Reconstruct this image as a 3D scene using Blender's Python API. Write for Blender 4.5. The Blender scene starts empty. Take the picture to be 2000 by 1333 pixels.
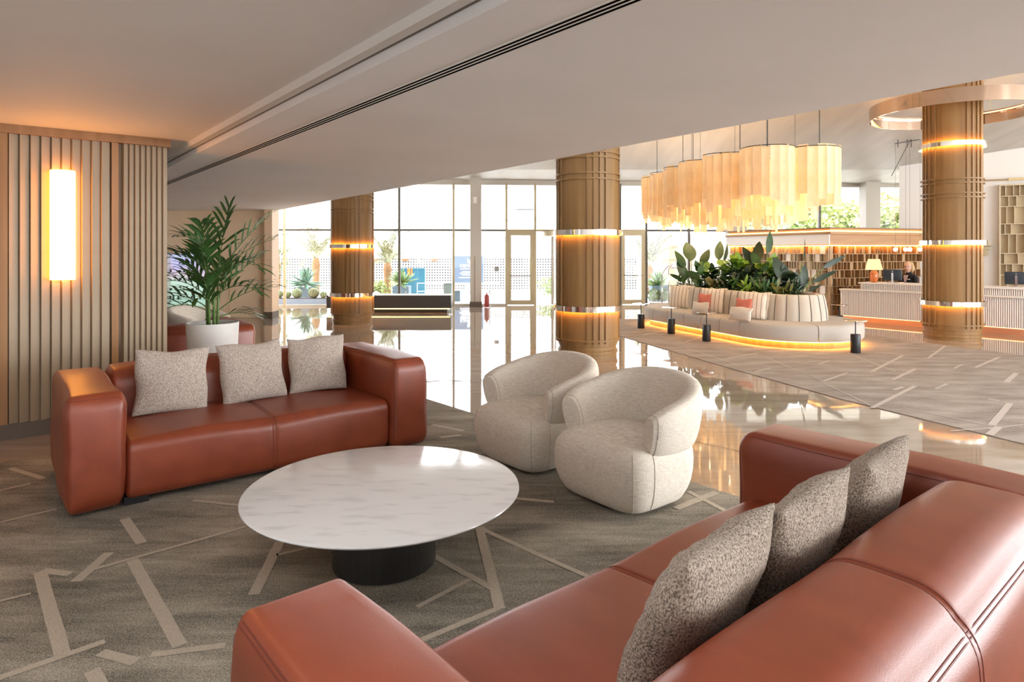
import bpy, math, random
from mathutils.bvhtree import BVHTree
from mathutils import Vector, Matrix
random.seed(7)
C = bpy.context.scene
COL = C.collection
PI = math.pi
# ---------------------------------------------------------------- camera, sky, sun, exposure
F, CX, HY, H = 1267.0, 1000.0, 490.0, 1.5
cd = bpy.data.cameras.new('camera'); cam = bpy.data.objects.new('camera', cd); COL.objects.link(cam)
cam.location = (0, 0, H); cam.rotation_euler = (PI/2, 0, 0)
cd.sensor_width = 36; cd.lens = 36*F/2000; cd.shift_y = (HY-666.5)/2000; cd.clip_end = 500
C.camera = cam
w = bpy.data.worlds.new('world'); C.world = w; w.use_nodes = True
bg = w.node_tree.nodes['Background']; bg.inputs[0].default_value = (.95, .975, 1.0, 1); bg.inputs[1].default_value = 5.4
sd = bpy.data.lights.new('sun', 'SUN'); sd.energy = 1.2; sd.angle = .02; sd.color = (1, .95, .86)
so = bpy.data.objects.new('sun', sd); COL.objects.link(so); so.rotation_euler = (math.radians(38), 0, math.radians(-35))
def area(name, loc, size, energy, color, rot=(0, 0, 0), sy=None):
    l = bpy.data.lights.new(name, 'AREA'); l.energy = energy; l.color = color; l.size = size
    if sy: l.shape = 'RECTANGLE'; l.size_y = sy
    o = bpy.data.objects.new(name, l); COL.objects.link(o); o.location = loc; o.rotation_euler = rot
    return o
area('hall_top_fill', (6.0, 2.6, 4.42), 5.0, 95, (.95, .97, 1), (0, 0, 0), 5.0)  # added fill lamp below the closed hall ceiling, no skylight is built
area('lounge_rear_fill', (-.5, -6.9, 1.3), 12.0, 165, (.92, .96, 1), (PI/2+.38, 0, 0), 1.9)  # unseen fill behind the camera, tilted up to brighten the lounge ceiling
area('hall_side_fill', (14.5, -1.0, 2.2), 7.0, 400, (.90, .95, 1), (PI/2, 0, PI/2+.25), 3.6)  # out-of-frame fill added on the right to lift hall and soffit
area('lounge_top_fill', (-1.0, 1.0, 2.39), 2.6, 21, (.97, .98, 1), (0, 0, 0), 1.8)  # soft fill added overhead to brighten table, carpet and seat tops
C.view_settings.view_transform = 'Standard'; C.view_settings.look = 'None'
C.view_settings.exposure = 1.08; C.view_settings.gamma = 1; C.view_settings.use_curve_mapping = False
C.cycles.max_bounces = 10; C.cycles.diffuse_bounces = 5; C.cycles.glossy_bounces = 4
C.cycles.transmission_bounces = 6; C.cycles.transparent_max_bounces = 24
C.cycles.sample_clamp_indirect = 6; C.cycles.caustics_reflective = True; C.cycles.caustics_refractive = False

# ---------------------------------------------------------------- frames
U = Vector((.784, .621, 0)); V = Vector((-.621, .784, 0))          # lounge grid
W = Vector((.35, -.937, 0)); N = Vector((.937, .35, 0))            # reception grid
Z = Vector((0, 0, 1))
def fl(x, y, z=0):                                                  # floor spot seen at a pixel of the survey
    D = (H-z)*F/(y-HY); return Vector(((x-CX)/F*D, D, z))
def pq(p, q, z=0): return U*p + V*q + Z*z

# ---------------------------------------------------------------- materials
M = {}
def mat(name, col, rough=.5, metal=0, col2=None, scale=8, stretch=(1, 1, 1), bump=0, bscale=None, detail=4, lo=.35, hi=.65,
        emit=None, estr=0, spec=.5, sheen=0, rot=0, coat=0, coord='Object', bstretch=None, rough2=None):
    m = bpy.data.materials.new(name); m.use_nodes = True; nt = m.node_tree; nd = nt.nodes; b = nd['Principled BSDF']
    b.inputs['Base Color'].default_value = (*col, 1); b.inputs['Roughness'].default_value = rough
    b.inputs['Metallic'].default_value = metal; b.inputs['Specular IOR Level'].default_value = spec
    if sheen: b.inputs['Sheen Weight'].default_value = sheen
    if coat: b.inputs['Coat Weight'].default_value = coat; b.inputs['Coat Roughness'].default_value = .1
    if emit: b.inputs['Emission Color'].default_value = (*emit, 1); b.inputs['Emission Strength'].default_value = estr
    if col2 or bump:
        tc = nd.new('ShaderNodeTexCoord'); mp = nd.new('ShaderNodeMapping'); nt.links.new(tc.outputs[coord], mp.inputs[0])
        mp.inputs['Scale'].default_value = stretch; mp.inputs['Rotation'].default_value = (0, 0, rot)
        n = nd.new('ShaderNodeTexNoise'); n.inputs['Scale'].default_value = scale; n.inputs['Detail'].default_value = detail
        nt.links.new(mp.outputs[0], n.inputs['Vector'])
        if col2:
            r = nd.new('ShaderNodeValToRGB'); r.color_ramp.elements[0].color = (*col, 1); r.color_ramp.elements[1].color = (*col2, 1)
            r.color_ramp.elements[0].position = lo; r.color_ramp.elements[1].position = hi
            nt.links.new(n.outputs[0], r.inputs[0]); nt.links.new(r.outputs[0], b.inputs['Base Color'])
        if rough2 is not None:
            mr = nd.new('ShaderNodeMapRange'); mr.inputs[1].default_value = .35; mr.inputs[2].default_value = .65
            mr.inputs[3].default_value = rough; mr.inputs[4].default_value = rough2
            nt.links.new(n.outputs[0], mr.inputs[0]); nt.links.new(mr.outputs[0], b.inputs['Roughness'])
        if bump:
            src = n
            if bscale:
                src = nd.new('ShaderNodeTexNoise'); src.inputs['Scale'].default_value = bscale; src.inputs['Detail'].default_value = 3
                if bstretch:
                    mp2 = nd.new('ShaderNodeMapping'); nt.links.new(tc.outputs[coord], mp2.inputs[0]); mp2.inputs['Scale'].default_value = bstretch
                    mp2.inputs['Rotation'].default_value = (0, 0, rot); nt.links.new(mp2.outputs[0], src.inputs['Vector'])
                else: nt.links.new(tc.outputs[coord], src.inputs['Vector'])
            bp = nd.new('ShaderNodeBump'); bp.inputs['Strength'].default_value = bump; bp.inputs['Distance'].default_value = .01
            nt.links.new(src.outputs[0], bp.inputs['Height']); nt.links.new(bp.outputs[0], b.inputs['Normal'])
    M[name] = m; return m
def emis(name, col, s):
    m = bpy.data.materials.new(name); m.use_nodes = True; nt = m.node_tree; nt.nodes.remove(nt.nodes['Principled BSDF'])
    e = nt.nodes.new('ShaderNodeEmission'); e.inputs[0].default_value = (*col, 1); e.inputs[1].default_value = s
    nt.links.new(e.outputs[0], nt.nodes['Material Output'].inputs[0]); M[name] = m
def glass(name, tint=(1, 1, 1), refl=.08):
    m = bpy.data.materials.new(name); m.use_nodes = True; nt = m.node_tree; nt.nodes.remove(nt.nodes['Principled BSDF'])
    t = nt.nodes.new('ShaderNodeBsdfTransparent'); t.inputs[0].default_value = (*tint, 1)
    g = nt.nodes.new('ShaderNodeBsdfGlossy'); g.inputs['Roughness'].default_value = .02
    f = nt.nodes.new('ShaderNodeFresnel'); f.inputs[0].default_value = 1.3; x = nt.nodes.new('ShaderNodeMixShader')
    nt.links.new(f.outputs[0], x.inputs[0]); nt.links.new(t.outputs[0], x.inputs[1]); nt.links.new(g.outputs[0], x.inputs[2])
    nt.links.new(x.outputs[0], nt.nodes['Material Output'].inputs[0]); M[name] = m
def fabric_weave(name, c1, c2, sc=900, bump=.35, sheen=.15):
    m = bpy.data.materials.new(name); m.use_nodes = True; nt = m.node_tree; nd = nt.nodes; L = nt.links; b = nd['Principled BSDF']
    b.inputs['Roughness'].default_value = .9; b.inputs['Specular IOR Level'].default_value = .2; b.inputs['Sheen Weight'].default_value = sheen
    tc = nd.new('ShaderNodeTexCoord'); ns = []
    for st in ((1, 1, .06), (.06, .06, 1)):
        mp = nd.new('ShaderNodeMapping'); mp.inputs['Scale'].default_value = st; L.new(tc.outputs['Object'], mp.inputs[0])
        n = nd.new('ShaderNodeTexNoise'); n.inputs['Scale'].default_value = sc; n.inputs['Detail'].default_value = 2
        L.new(mp.outputs[0], n.inputs['Vector']); ns.append(n)
    ad = nd.new('ShaderNodeMath'); ad.operation = 'ADD'; L.new(ns[0].outputs[0], ad.inputs[0]); L.new(ns[1].outputs[0], ad.inputs[1])
    r = nd.new('ShaderNodeMapRange'); r.inputs[1].default_value = .7; r.inputs[2].default_value = 1.3; L.new(ad.outputs[0], r.inputs[0])
    mx = nd.new('ShaderNodeMix'); mx.data_type = 'RGBA'; mx.inputs[6].default_value = (*c1, 1); mx.inputs[7].default_value = (*c2, 1)
    L.new(r.outputs[0], mx.inputs[0]); L.new(mx.outputs[2], b.inputs['Base Color'])
    bp = nd.new('ShaderNodeBump'); bp.inputs['Strength'].default_value = bump; bp.inputs['Distance'].default_value = .002
    L.new(r.outputs[0], bp.inputs['Height']); L.new(bp.outputs[0], b.inputs['Normal']); M[name] = m
def carpet_mat(name, c1, c2, c3, rot, s=1.0):
    m = bpy.data.materials.new(name); m.use_nodes = True; nt = m.node_tree; nd = nt.nodes; L = nt.links; b = nd['Principled BSDF']
    b.inputs['Roughness'].default_value = 1; b.inputs['Specular IOR Level'].default_value = .1
    tc = nd.new('ShaderNodeTexCoord')
    def noise(scale, st, det=3):
        mp = nd.new('ShaderNodeMapping'); mp.inputs['Scale'].default_value = st; mp.inputs['Rotation'].default_value = (0, 0, rot)
        L.new(tc.outputs['Object'], mp.inputs[0]); n = nd.new('ShaderNodeTexNoise'); n.inputs['Scale'].default_value = scale
        n.inputs['Detail'].default_value = det; L.new(mp.outputs[0], n.inputs['Vector']); return n
    big = noise(2.6*s, (.6, 1.5, 1), 6); streak = noise(8*s, (.4, 2.6, 1), 5); fine = noise(170*s, (1, 1, 1), 2)
    a = nd.new('ShaderNodeMath'); a.operation = 'MULTIPLY_ADD'; a.inputs[1].default_value = .45
    L.new(streak.outputs[0], a.inputs[0]); L.new(big.outputs[0], a.inputs[2])
    a2 = nd.new('ShaderNodeMath'); a2.operation = 'MULTIPLY_ADD'; a2.inputs[1].default_value = 1.15
    L.new(fine.outputs[0], a2.inputs[0]); L.new(a.outputs[0], a2.inputs[2])
    r = nd.new('ShaderNodeValToRGB'); e = r.color_ramp.elements; mr = nd.new('ShaderNodeMapRange')
    mr.inputs[1].default_value = .95; mr.inputs[2].default_value = 1.68; L.new(a2.outputs[0], mr.inputs[0]); L.new(mr.outputs[0], r.inputs[0])
    e[0].color = (*c1, 1); e[1].color = (*c3, 1); k = e.new(.5); k.color = (*c2, 1)
    L.new(r.outputs[0], b.inputs['Base Color'])
    bp = nd.new('ShaderNodeBump'); bp.inputs['Strength'].default_value = .6; bp.inputs['Distance'].default_value = .006
    L.new(fine.outputs[0], bp.inputs['Height']); L.new(bp.outputs[0], b.inputs['Normal']); M[name] = m

mat('leather', (.200, .036, .012), .37, 0, (.265, .052, .019), 7, (1, .35, 1), bump=.10, bscale=340, spec=.65, lo=.3, hi=.7)
mat('leather_seam', (.14, .025, .012), .5)
mat('black', (.012, .012, .013), .45)
mat('near_black', (.02, .019, .018), .32, 0, (.028, .026, .024), 60, (1, 1, .02))
fabric_weave('cream_weave', (.52, .45, .36), (.80, .73, .63), 420)
mat('chenille', (.15, .11, .088), .95, 0, (.60, .51, .435), 230, (1, 1, .75), bump=.5, spec=.15, sheen=.15, detail=3, lo=.30, hi=.60)
mat('chenille_dark', (.085, .062, .045), .95, 0, (.44, .36, .285), 210, (1, 1, .75), bump=.6, spec=.15, sheen=.1, detail=3, lo=.32, hi=.62)
mat('void', (.004, .004, .004), 1, spec=0)
mat('seam_cream', (.5, .44, .36), .9)
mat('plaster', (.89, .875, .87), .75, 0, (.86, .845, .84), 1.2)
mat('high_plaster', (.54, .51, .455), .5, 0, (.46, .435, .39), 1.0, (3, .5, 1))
mat('white_paint', (.82, .80, .76), .5)
mat('grey_metal', (.52, .49, .43), .45)
mat('beige_wall', (.86, .66, .45), .6, 0, (.84, .64, .435), 1.5)
mat('oak', (.225, .122, .042), .5, 0, (.285, .162, .062), 14, (1, 1, .05), bump=.05, spec=.3)
mat('oak_trim', (.28, .135, .045), .45, 0, (.36, .185, .075), 14, (1, 1, .05))
mat('slat_paint', (.335, .25, .160), .55, 0, (.31, .23, .145), 4)
mat('brass', (.55, .42, .22), .35, .75)
mat('brass_paint', (.48, .41, .26), .45, .3)
mat('copper', (.66, .47, .35), .06, 1)
mat('mirror_steel', (.86, .80, .74), .08, 1)
mat('chrome', (.80, .80, .82), .1, 1)
mat('dark_base', (.12, .09, .065), .35)
mat('white_desk', (.88, .86, .82), .5); mat('fascia_oak', (.36, .185, .07), .5, 0, (.42, .23, .09), 10, (.1, .1, 1))
mat('desk_dark', (.25, .19, .14), .6)
mat('copper_plinth', (.70, .36, .22), .3, .5)
mat('bench_dark', (.055, .05, .045), .4)
mat('orange_ceramic', (.60, .17, .04), .25, coat=.4)
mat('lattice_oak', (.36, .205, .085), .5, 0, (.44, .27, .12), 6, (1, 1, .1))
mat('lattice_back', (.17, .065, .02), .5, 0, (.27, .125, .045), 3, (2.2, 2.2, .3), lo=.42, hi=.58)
mat('pale_lattice', (.62, .52, .36), .5); mat('pale_lattice_back', (.58, .47, .30), .55)
mat('pot', (.72, .70, .66), .55, 0, (.68, .65, .61), 5); mat('soil', (.05, .035, .025), .95)
mat('palm_leaf', (.030, .085, .018), .42, 0, (.05, .13, .03), 12)
mat('palm_stem', (.12, .20, .05), .5)
mat('paddle_leaf', (.022, .065, .018), .38, 0, (.035, .095, .026), 10)
mat('dark_leaf', (.010, .026, .009), .4, 0, (.02, .045, .016), 10)
mat('fig_leaf', (.020, .075, .008), .42, 0, (.045, .14, .014), 5)
mat('lime_leaf', (.17, .30, .02), .45)
mat('croton_leaf', (.17, .14, .012), .45, 0, (.05, .07, .012), 9)
mat('agave_leaf', (0.055, 0.143, 0.094), .5, 0, (0.077, 0.182, 0.121), 4)
mat('yellow_agave', (0.066, 0.165, 0.055), .5, 0, (0.165, 0.231, 0.066), 6)
mat('date_leaf', (.10, .11, .04), .6, 0, (.16, .15, .06), 2); mat('date_trunk', (.16, .085, .035), .9, 0, (.22, .12, .055), 20, bump=.5)
mat('shrub_leaf', (0.088, 0.132, 0.050), .6, 0, (0.176, 0.198, 0.088), 2); mat('tree_leaf', (0.176, 0.264, 0.072), .6, 0, (0.400, 0.416, 0.160), 1.2, lo=.4, hi=.6)
mat('dry_leaf', (0.496, 0.384, 0.192), .6, 0, (0.360, 0.360, 0.144), 1.2)
mat('blue_planter', (0.077, 0.116, 0.143), .6); mat('dark_bed', (.16, .19, .24), .7); mat('bin_green', (0.116, 0.138, 0.127), .5)
mat('terrace', (.78, .77, .75), .7); mat('white_wall', (.90, .89, .87), .8); mat('teal', (0.028, 0.121, 0.182), .4)
mat('sign_blue', (0.083, 0.116, 0.171), .5); mat('sign_white', (.92, .92, .92), .5); mat('orange_paint', (.75, .18, .03), .5)
mat('sand_stone', (0.360, 0.260, 0.180), .9, 0, (0.400, 0.330, 0.260), 2.5, bump=.3); mat('roof_tile', (0.358, 0.187, 0.083), .8)
mat('building_wall', (.85, .80, .76), .8); mat('building_glass', (0.165, 0.220, 0.286), .3); mat('building_grey', (0.250, 0.260, 0.275), .7)
mat('rail_grey', (.30, .30, .30), .4); mat('bronze', (.25, .13, .06), .4, .4); mat('red_paint', (.35, .04, .035), .3)
mat('frame_dark', (.12, .11, .085), .5); mat('joint', (.10, .065, .045), .6)
mat('skin', (.62, .36, .25), .5); mat('hair', (.42, .26, .11), .5, 0, (.55, .37, .18), 60, (1, 1, .1)); mat('jacket', (.010, .010, .013), .8)
mat('shirt', (.62, .50, .54), .8); mat('lips', (.42, .13, .11), .5); mat('eye_white', (.85, .83, .8), .3)
mat('bench_fabric', (.42, .38, .33), .9, 0, (.48, .44, .39), 500, bump=.2); mat('bench_back_fabric', (.47, .41, .335), .9, 0, (.54, .475, .395), 400, bump=.2)
mat('bench_piping', (.10, .085, .07), .8); mat('red_cushion', (.50, .15, .105), .9); mat('beige_cushion', (.60, .53, .45), .9)
mat('screen_back', (.022, .032, .045), .25)
emis('led', (1, .44, .10), 5.0); emis('led_hidden', (1, .42, .08), 26.0); emis('led_row', (1, .42, .08), 14.0); emis('led_soft', (1, .50, .15), 3.4); emis('led_pink', (1, .52, .26), 1.6)
emis('sconce_glow', (1, .36, .06), 8.5); emis('lampshade_glow', (1, .74, .38), .66); emis('globe_glow', (1, .85, .6), 3.0)
emis('bulb_glow', (1, .7, .35), 5.0)
glass('glass'); glass('shelf_glass', (.90, .97, .94))
def deform_marble():
    # polished travertine: long veins, a faint ripple that breaks the mirror image
    m = mat('travertine', (.40, .325, .255), .03, 0, (.29, .215, .155), 2.2, (.5, 3.4, 1), bump=.035, bscale=2.2, bstretch=(1.0, 3.0, 1), detail=8, rot=math.radians(-40), lo=.3, hi=.72, spec=.62)
deform_marble()
mat('marble', (.78, .77, .76), .13, 0, (.62, .615, .61), 9, (.7, 2.2, 1), detail=15, rot=math.radians(25), lo=.53, hi=.78, spec=.55)
carpet_mat('lounge_carpet', (.085, .074, .058), (.27, .24, .19), (.50, .44, .345), math.radians(-12))
carpet_mat('hall_carpet', (.20, .165, .14), (.33, .28, .24), (.46, .40, .345), math.radians(-4), 1.3)
mat('carpet_line', (.50, .425, .33), 1, 0, (.40, .335, .26), 160, bump=.4); mat('hall_line', (.50, .43, .375), 1, 0, (.43, .37, .32), 100)
def stripe_mat():
    m = mat('striped_cushion', (.66, .58, .48), .9); nt = m.node_tree; nd = nt.nodes; L = nt.links
    tc = nd.new('ShaderNodeTexCoord'); s = nd.new('ShaderNodeSeparateXYZ'); L.new(tc.outputs['Object'], s.inputs[0])
    mu = nd.new('ShaderNodeMath'); mu.operation = 'MULTIPLY'; mu.inputs[1].default_value = 14; L.new(s.outputs[0], mu.inputs[0])
    fr = nd.new('ShaderNodeMath'); fr.operation = 'FRACT'; L.new(mu.outputs[0], fr.inputs[0])
    r = nd.new('ShaderNodeValToRGB'); r.color_ramp.interpolation = 'CONSTANT'; r.color_ramp.elements[0].color = (.70, .62, .52, 1)
    r.color_ramp.elements[1].color = (.30, .24, .19, 1); r.color_ramp.elements[1].position = .82
    L.new(fr.outputs[0], r.inputs[0]); L.new(r.outputs[0], nd['Principled BSDF'].inputs['Base Color'])
stripe_mat()
def strip_mat():
    m = bpy.data.materials.new('parchment'); m.use_nodes = True; nt = m.node_tree; nd = nt.nodes; L = nt.links; nd.remove(nd['Principled BSDF'])
    tc = nd.new('ShaderNodeTexCoord'); mp = nd.new('ShaderNodeMapping'); mp.inputs['Scale'].default_value = (9, 9, 5); L.new(tc.outputs['Object'], mp.inputs[0])
    n = nd.new('ShaderNodeTexNoise'); n.inputs['Scale'].default_value = 1; n.inputs['Detail'].default_value = 4; L.new(mp.outputs[0], n.inputs['Vector'])
    r = nd.new('ShaderNodeValToRGB'); r.color_ramp.elements[0].color = (.92, .80, .60, 1); r.color_ramp.elements[1].color = (1, .91, .75, 1)
    r.color_ramp.elements[0].position = .35; r.color_ramp.elements[1].position = .65; L.new(n.outputs[0], r.inputs[0])
    d = nd.new('ShaderNodeBsdfDiffuse'); t = nd.new('ShaderNodeBsdfTranslucent'); p = nd.new('ShaderNodeBsdfTransparent')
    L.new(r.outputs[0], d.inputs[0]); L.new(r.outputs[0], t.inputs[0]); p.inputs[0].default_value = (1, .93, .8, 1)
    a = nd.new('ShaderNodeMixShader'); a.inputs[0].default_value = .62; b = nd.new('ShaderNodeMixShader'); b.inputs[0].default_value = .14
    L.new(d.outputs[0], a.inputs[1]); L.new(t.outputs[0], a.inputs[2]); L.new(a.outputs[0], b.inputs[1]); L.new(p.outputs[0], b.inputs[2])
    L.new(b.outputs[0], nd['Material Output'].inputs[0]); M['parchment'] = m
strip_mat()
def perforated():
    m = mat('perforated_wall', (.90, .89, .87), .8); nt = m.node_tree; nd = nt.nodes; L = nt.links
    tc = nd.new('ShaderNodeTexCoord'); mp = nd.new('ShaderNodeMapping'); mp.inputs['Scale'].default_value = (9.5, 9.5, 9.5); L.new(tc.outputs['Object'], mp.inputs[0])
    s = nd.new('ShaderNodeSeparateXYZ'); L.new(mp.outputs[0], s.inputs[0]); ds = []
    for i in (0, 2):
        f = nd.new('ShaderNodeMath'); f.operation = 'FRACT'; L.new(s.outputs[i], f.inputs[0])
        g = nd.new('ShaderNodeMath'); g.operation = 'LESS_THAN'; g.inputs[1].default_value = .50; L.new(f.outputs[0], g.inputs[0]); ds.append(g)
    mu = nd.new('ShaderNodeMath'); mu.operation = 'MULTIPLY'; L.new(ds[0].outputs[0], mu.inputs[0]); L.new(ds[1].outputs[0], mu.inputs[1])
    mx = nd.new('ShaderNodeMix'); mx.data_type = 'RGBA'; mx.inputs[6].default_value = (.34, .335, .33, 1); mx.inputs[7].default_value = (.015, .015, .017, 1)
    L.new(mu.outputs[0], mx.inputs[0]); L.new(mx.outputs[2], nd['Principled BSDF'].inputs['Base Color'])
perforated()
def backlit():
    m = bpy.data.materials.new('backlit'); m.use_nodes = True; nt = m.node_tree; nd = nt.nodes; L = nt.links; nd.remove(nd['Principled BSDF'])
    tc = nd.new('ShaderNodeTexCoord'); s = nd.new('ShaderNodeSeparateXYZ'); L.new(tc.outputs['Object'], s.inputs[0])
    n = nd.new('ShaderNodeTexNoise'); n.inputs['Scale'].default_value = 4; n.inputs['Detail'].default_value = 5; L.new(tc.outputs['Object'], n.inputs['Vector'])
    a = nd.new('ShaderNodeMath'); a.operation = 'MULTIPLY_ADD'; a.inputs[1].default_value = .5; L.new(n.outputs[0], a.inputs[0]); L.new(s.outputs[2], a.inputs[2])
    r = nd.new('ShaderNodeValToRGB'); e = r.color_ramp.elements; mr = nd.new('ShaderNodeMapRange'); mr.inputs[1].default_value = .5; mr.inputs[2].default_value = 1.7
    L.new(a.outputs[0], mr.inputs[0]); L.new(mr.outputs[0], r.inputs[0])
    e[0].color = (.42, .62, .50, 1); e[0].position = .1; e[1].color = (.62, .66, .98, 1)
    for p, c in ((.45, (.55, .72, .60)), (.62, (.68, .52, .66)), (.78, (.50, .50, .78))): k = e.new(p); k.color = (*c, 1)
    em = nd.new('ShaderNodeEmission'); em.inputs[1].default_value = .55; L.new(r.outputs[0], em.inputs[0])
    L.new(em.outputs[0], nd['Material Output'].inputs[0]); M['backlit'] = m
backlit()

# ---------------------------------------------------------------- mesh helpers
class MB:
    def __init__(s): s.v = []; s.f = []
    def add(s, vs, fs):
        o = len(s.v); s.v += [tuple(x) for x in vs]; s.f += [tuple(i+o for i in f) for f in fs]; return s
    def box(s, c, size, rz=0, ax=None):
        c = Vector(c); hx, hy, hz = [k/2 for k in size]
        X, Y = (Vector((math.cos(rz), math.sin(rz), 0)), Vector((-math.sin(rz), math.cos(rz), 0))) if ax is None else ax
        vs = [c+X*(hx*a)+Y*(hy*b)+Z*(hz*d) for d in (-1, 1) for a, b in ((-1, -1), (1, -1), (1, 1), (-1, 1))]
        return s.add(vs, [(3, 2, 1, 0), (4, 5, 6, 7), (0, 1, 5, 4), (1, 2, 6, 5), (2, 3, 7, 6), (3, 0, 4, 7)])
    def prism(s, pts, z0, z1):
        n = len(pts); vs = [Vector((p[0], p[1], z0)) for p in pts]+[Vector((p[0], p[1], z1)) for p in pts]
        return s.add(vs, [tuple(range(n-1, -1, -1)), tuple(range(n, 2*n))]+[(i, (i+1) % n, n+(i+1) % n, n+i) for i in range(n)])
    def loft(s, rings, cap=True, closed=True, loop=False):
        n = len(rings[0]); vs = [p for r in rings for p in r]; fs = []; m = len(rings)
        for k in range(m if loop else m-1):
            a, b = k*n, ((k+1) % m)*n
            for i in range(n if closed else n-1): j = (i+1) % n; fs.append((a+i, a+j, b+j, b+i))
        if cap and not loop: fs += [tuple(range(n-1, -1, -1)), tuple(range((m-1)*n, m*n))]
        return s.add(vs, fs)
    def lathe(s, prof, n=32, c=(0, 0, 0), cap=True):
        c = Vector(c)
        return s.loft([[c+Vector((r*math.cos(2*PI*i/n), r*math.sin(2*PI*i/n), z)) for i in range(n)] for r, z in prof], cap)
    def tube(s, pts, r, n=6, cap=True):
        pts = [Vector(p) for p in pts]; rings = []; up = Vector((.31, .17, .93)).normalized(); m = len(pts)
        for i, p in enumerate(pts):
            t = (pts[min(i+1, m-1)]-pts[max(i-1, 0)]).normalized(); a = t.cross(up)
            a = (t.cross(Vector((1, 0, 0))) if a.length < .05 else a).normalized(); b = t.cross(a)
            up = -a.cross(t) if False else up
            rr = r[i] if isinstance(r, (list, tuple)) else r
            rings.append([p+(a*math.cos(2*PI*k/n)+b*math.sin(2*PI*k/n))*rr for k in range(n)])
        return s.loft(rings, cap)
    def sphere(s, c, r, n=12, m=8, sc=(1, 1, 1)):
        c = Vector(c)
        return s.loft([[c+Vector((r*sc[0]*math.sin(PI*(j+.02)/(m+.04))*math.cos(2*PI*i/n), r*sc[1]*math.sin(PI*(j+.02)/(m+.04))*math.sin(2*PI*i/n), -r*sc[2]*math.cos(PI*(j+.02)/(m+.04)))) for i in range(n)] for j in range(m+1)])
    def rbox(s, c, size, r, n=8, m=4, bulge=(0, 0, 0), post=None, extra=(None, None, None)):
        c = Vector(c); h = [k/2 for k in size]; rr = r if isinstance(r, (tuple, list)) else (r, r, r); ax = []
        for i in range(3):
            a = [-h[i]+rr[i]*k/m for k in range(m)]+[-(h[i]-rr[i])+2*(h[i]-rr[i])*k/n for k in range(n+1)]+[h[i]-rr[i]+rr[i]*(k+1)/m for k in range(m)]
            if extra[i]: a += extra[i]
            ax.append(sorted(set(round(x, 5) for x in a)))
        idx = {}; vs = []; fs = []
        def vert(p):
            key = tuple(round(x, 5) for x in p)
            if key in idx: return idx[key]
            inn = [max(-(h[i]-rr[i]), min(h[i]-rr[i], p[i])) for i in range(3)]; d = [(p[i]-inn[i])/rr[i] for i in range(3)]
            l = math.sqrt(sum(x*x for x in d)); o = [inn[i]+rr[i]*d[i]/l for i in range(3)]; un = [p[i]/h[i] for i in range(3)]
            for i in range(3):
                j, k = (i+1) % 3, (i+2) % 3
                o[i] += bulge[i]*un[i]*(1-un[j]**2)*(1-un[k]**2)
            if post: o = post(o)
            idx[key] = len(vs); vs.append(Vector(o)+c); return idx[key]
        for i in range(3):
            j, k = (i+1) % 3, (i+2) % 3
            for sg in (-1, 1):
                for a in range(len(ax[j])-1):
                    for b in range(len(ax[k])-1):
                        q = []
                        for (jj, kk) in ((a, b), (a+1, b), (a+1, b+1), (a, b+1)):
                            p = [0, 0, 0]; p[i] = sg*h[i]; p[j] = ax[j][jj]; p[k] = ax[k][kk]; q.append(vert(p))
                        fs.append(tuple(q if sg > 0 else q[::-1]))
        return s.add(vs, fs)
    def mesh(s, name, m, smooth=False, angle=None):
        me = bpy.data.meshes.new(name); me.from_pydata(s.v, [], s.f); me.materials.append(M[m])
        if smooth:
            me.polygons.foreach_set('use_smooth', [True]*len(me.polygons))
            if angle: me.set_sharp_from_angle(angle=math.radians(angle))
        me.update(); return me
    def build(s, name, m, parent=None, smooth=False, loc=None, rz=0, angle=None):
        return link(name, s.mesh(name, m, smooth, angle), parent, loc, rz)
def link(name, me, parent=None, loc=None, rz=0):
    o = bpy.data.objects.new(name, me); COL.objects.link(o)
    if parent: o.parent = parent
    if loc is not None: o.location = loc
    if rz: o.rotation_euler.z = rz
    return o
def tag(o, label=None, cat=None, group=None, kind=None):
    if label: o['label'] = label
    if cat: o['category'] = cat
    if group: o['group'] = group
    if kind: o['kind'] = kind
    return o
def thing(name, label, cat, loc=(0, 0, 0), rz=0, group=None):
    o = bpy.data.objects.new(name, None); COL.objects.link(o); o.location = loc; o.rotation_euler.z = rz; o.empty_display_size = .1
    return tag(o, label, cat, group)
def struct(name, loc=(0, 0, 0), rz=0):
    o = bpy.data.objects.new(name, None); COL.objects.link(o); o.location = loc; o.rotation_euler.z = rz; o['kind'] = 'structure'; return o
def copy_tree(o, parent=None):
    c = o.copy(); COL.objects.link(c)
    if parent: c.parent = parent
    for ch in list(o.children): copy_tree(ch, c)
    return c
def local(o, p):
    a = o.rotation_euler.z; l = o.location
    return Vector((l.x+p[0]*math.cos(a)-p[1]*math.sin(a), l.y+p[0]*math.sin(a)+p[1]*math.cos(a), l.z+p[2]))

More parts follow.
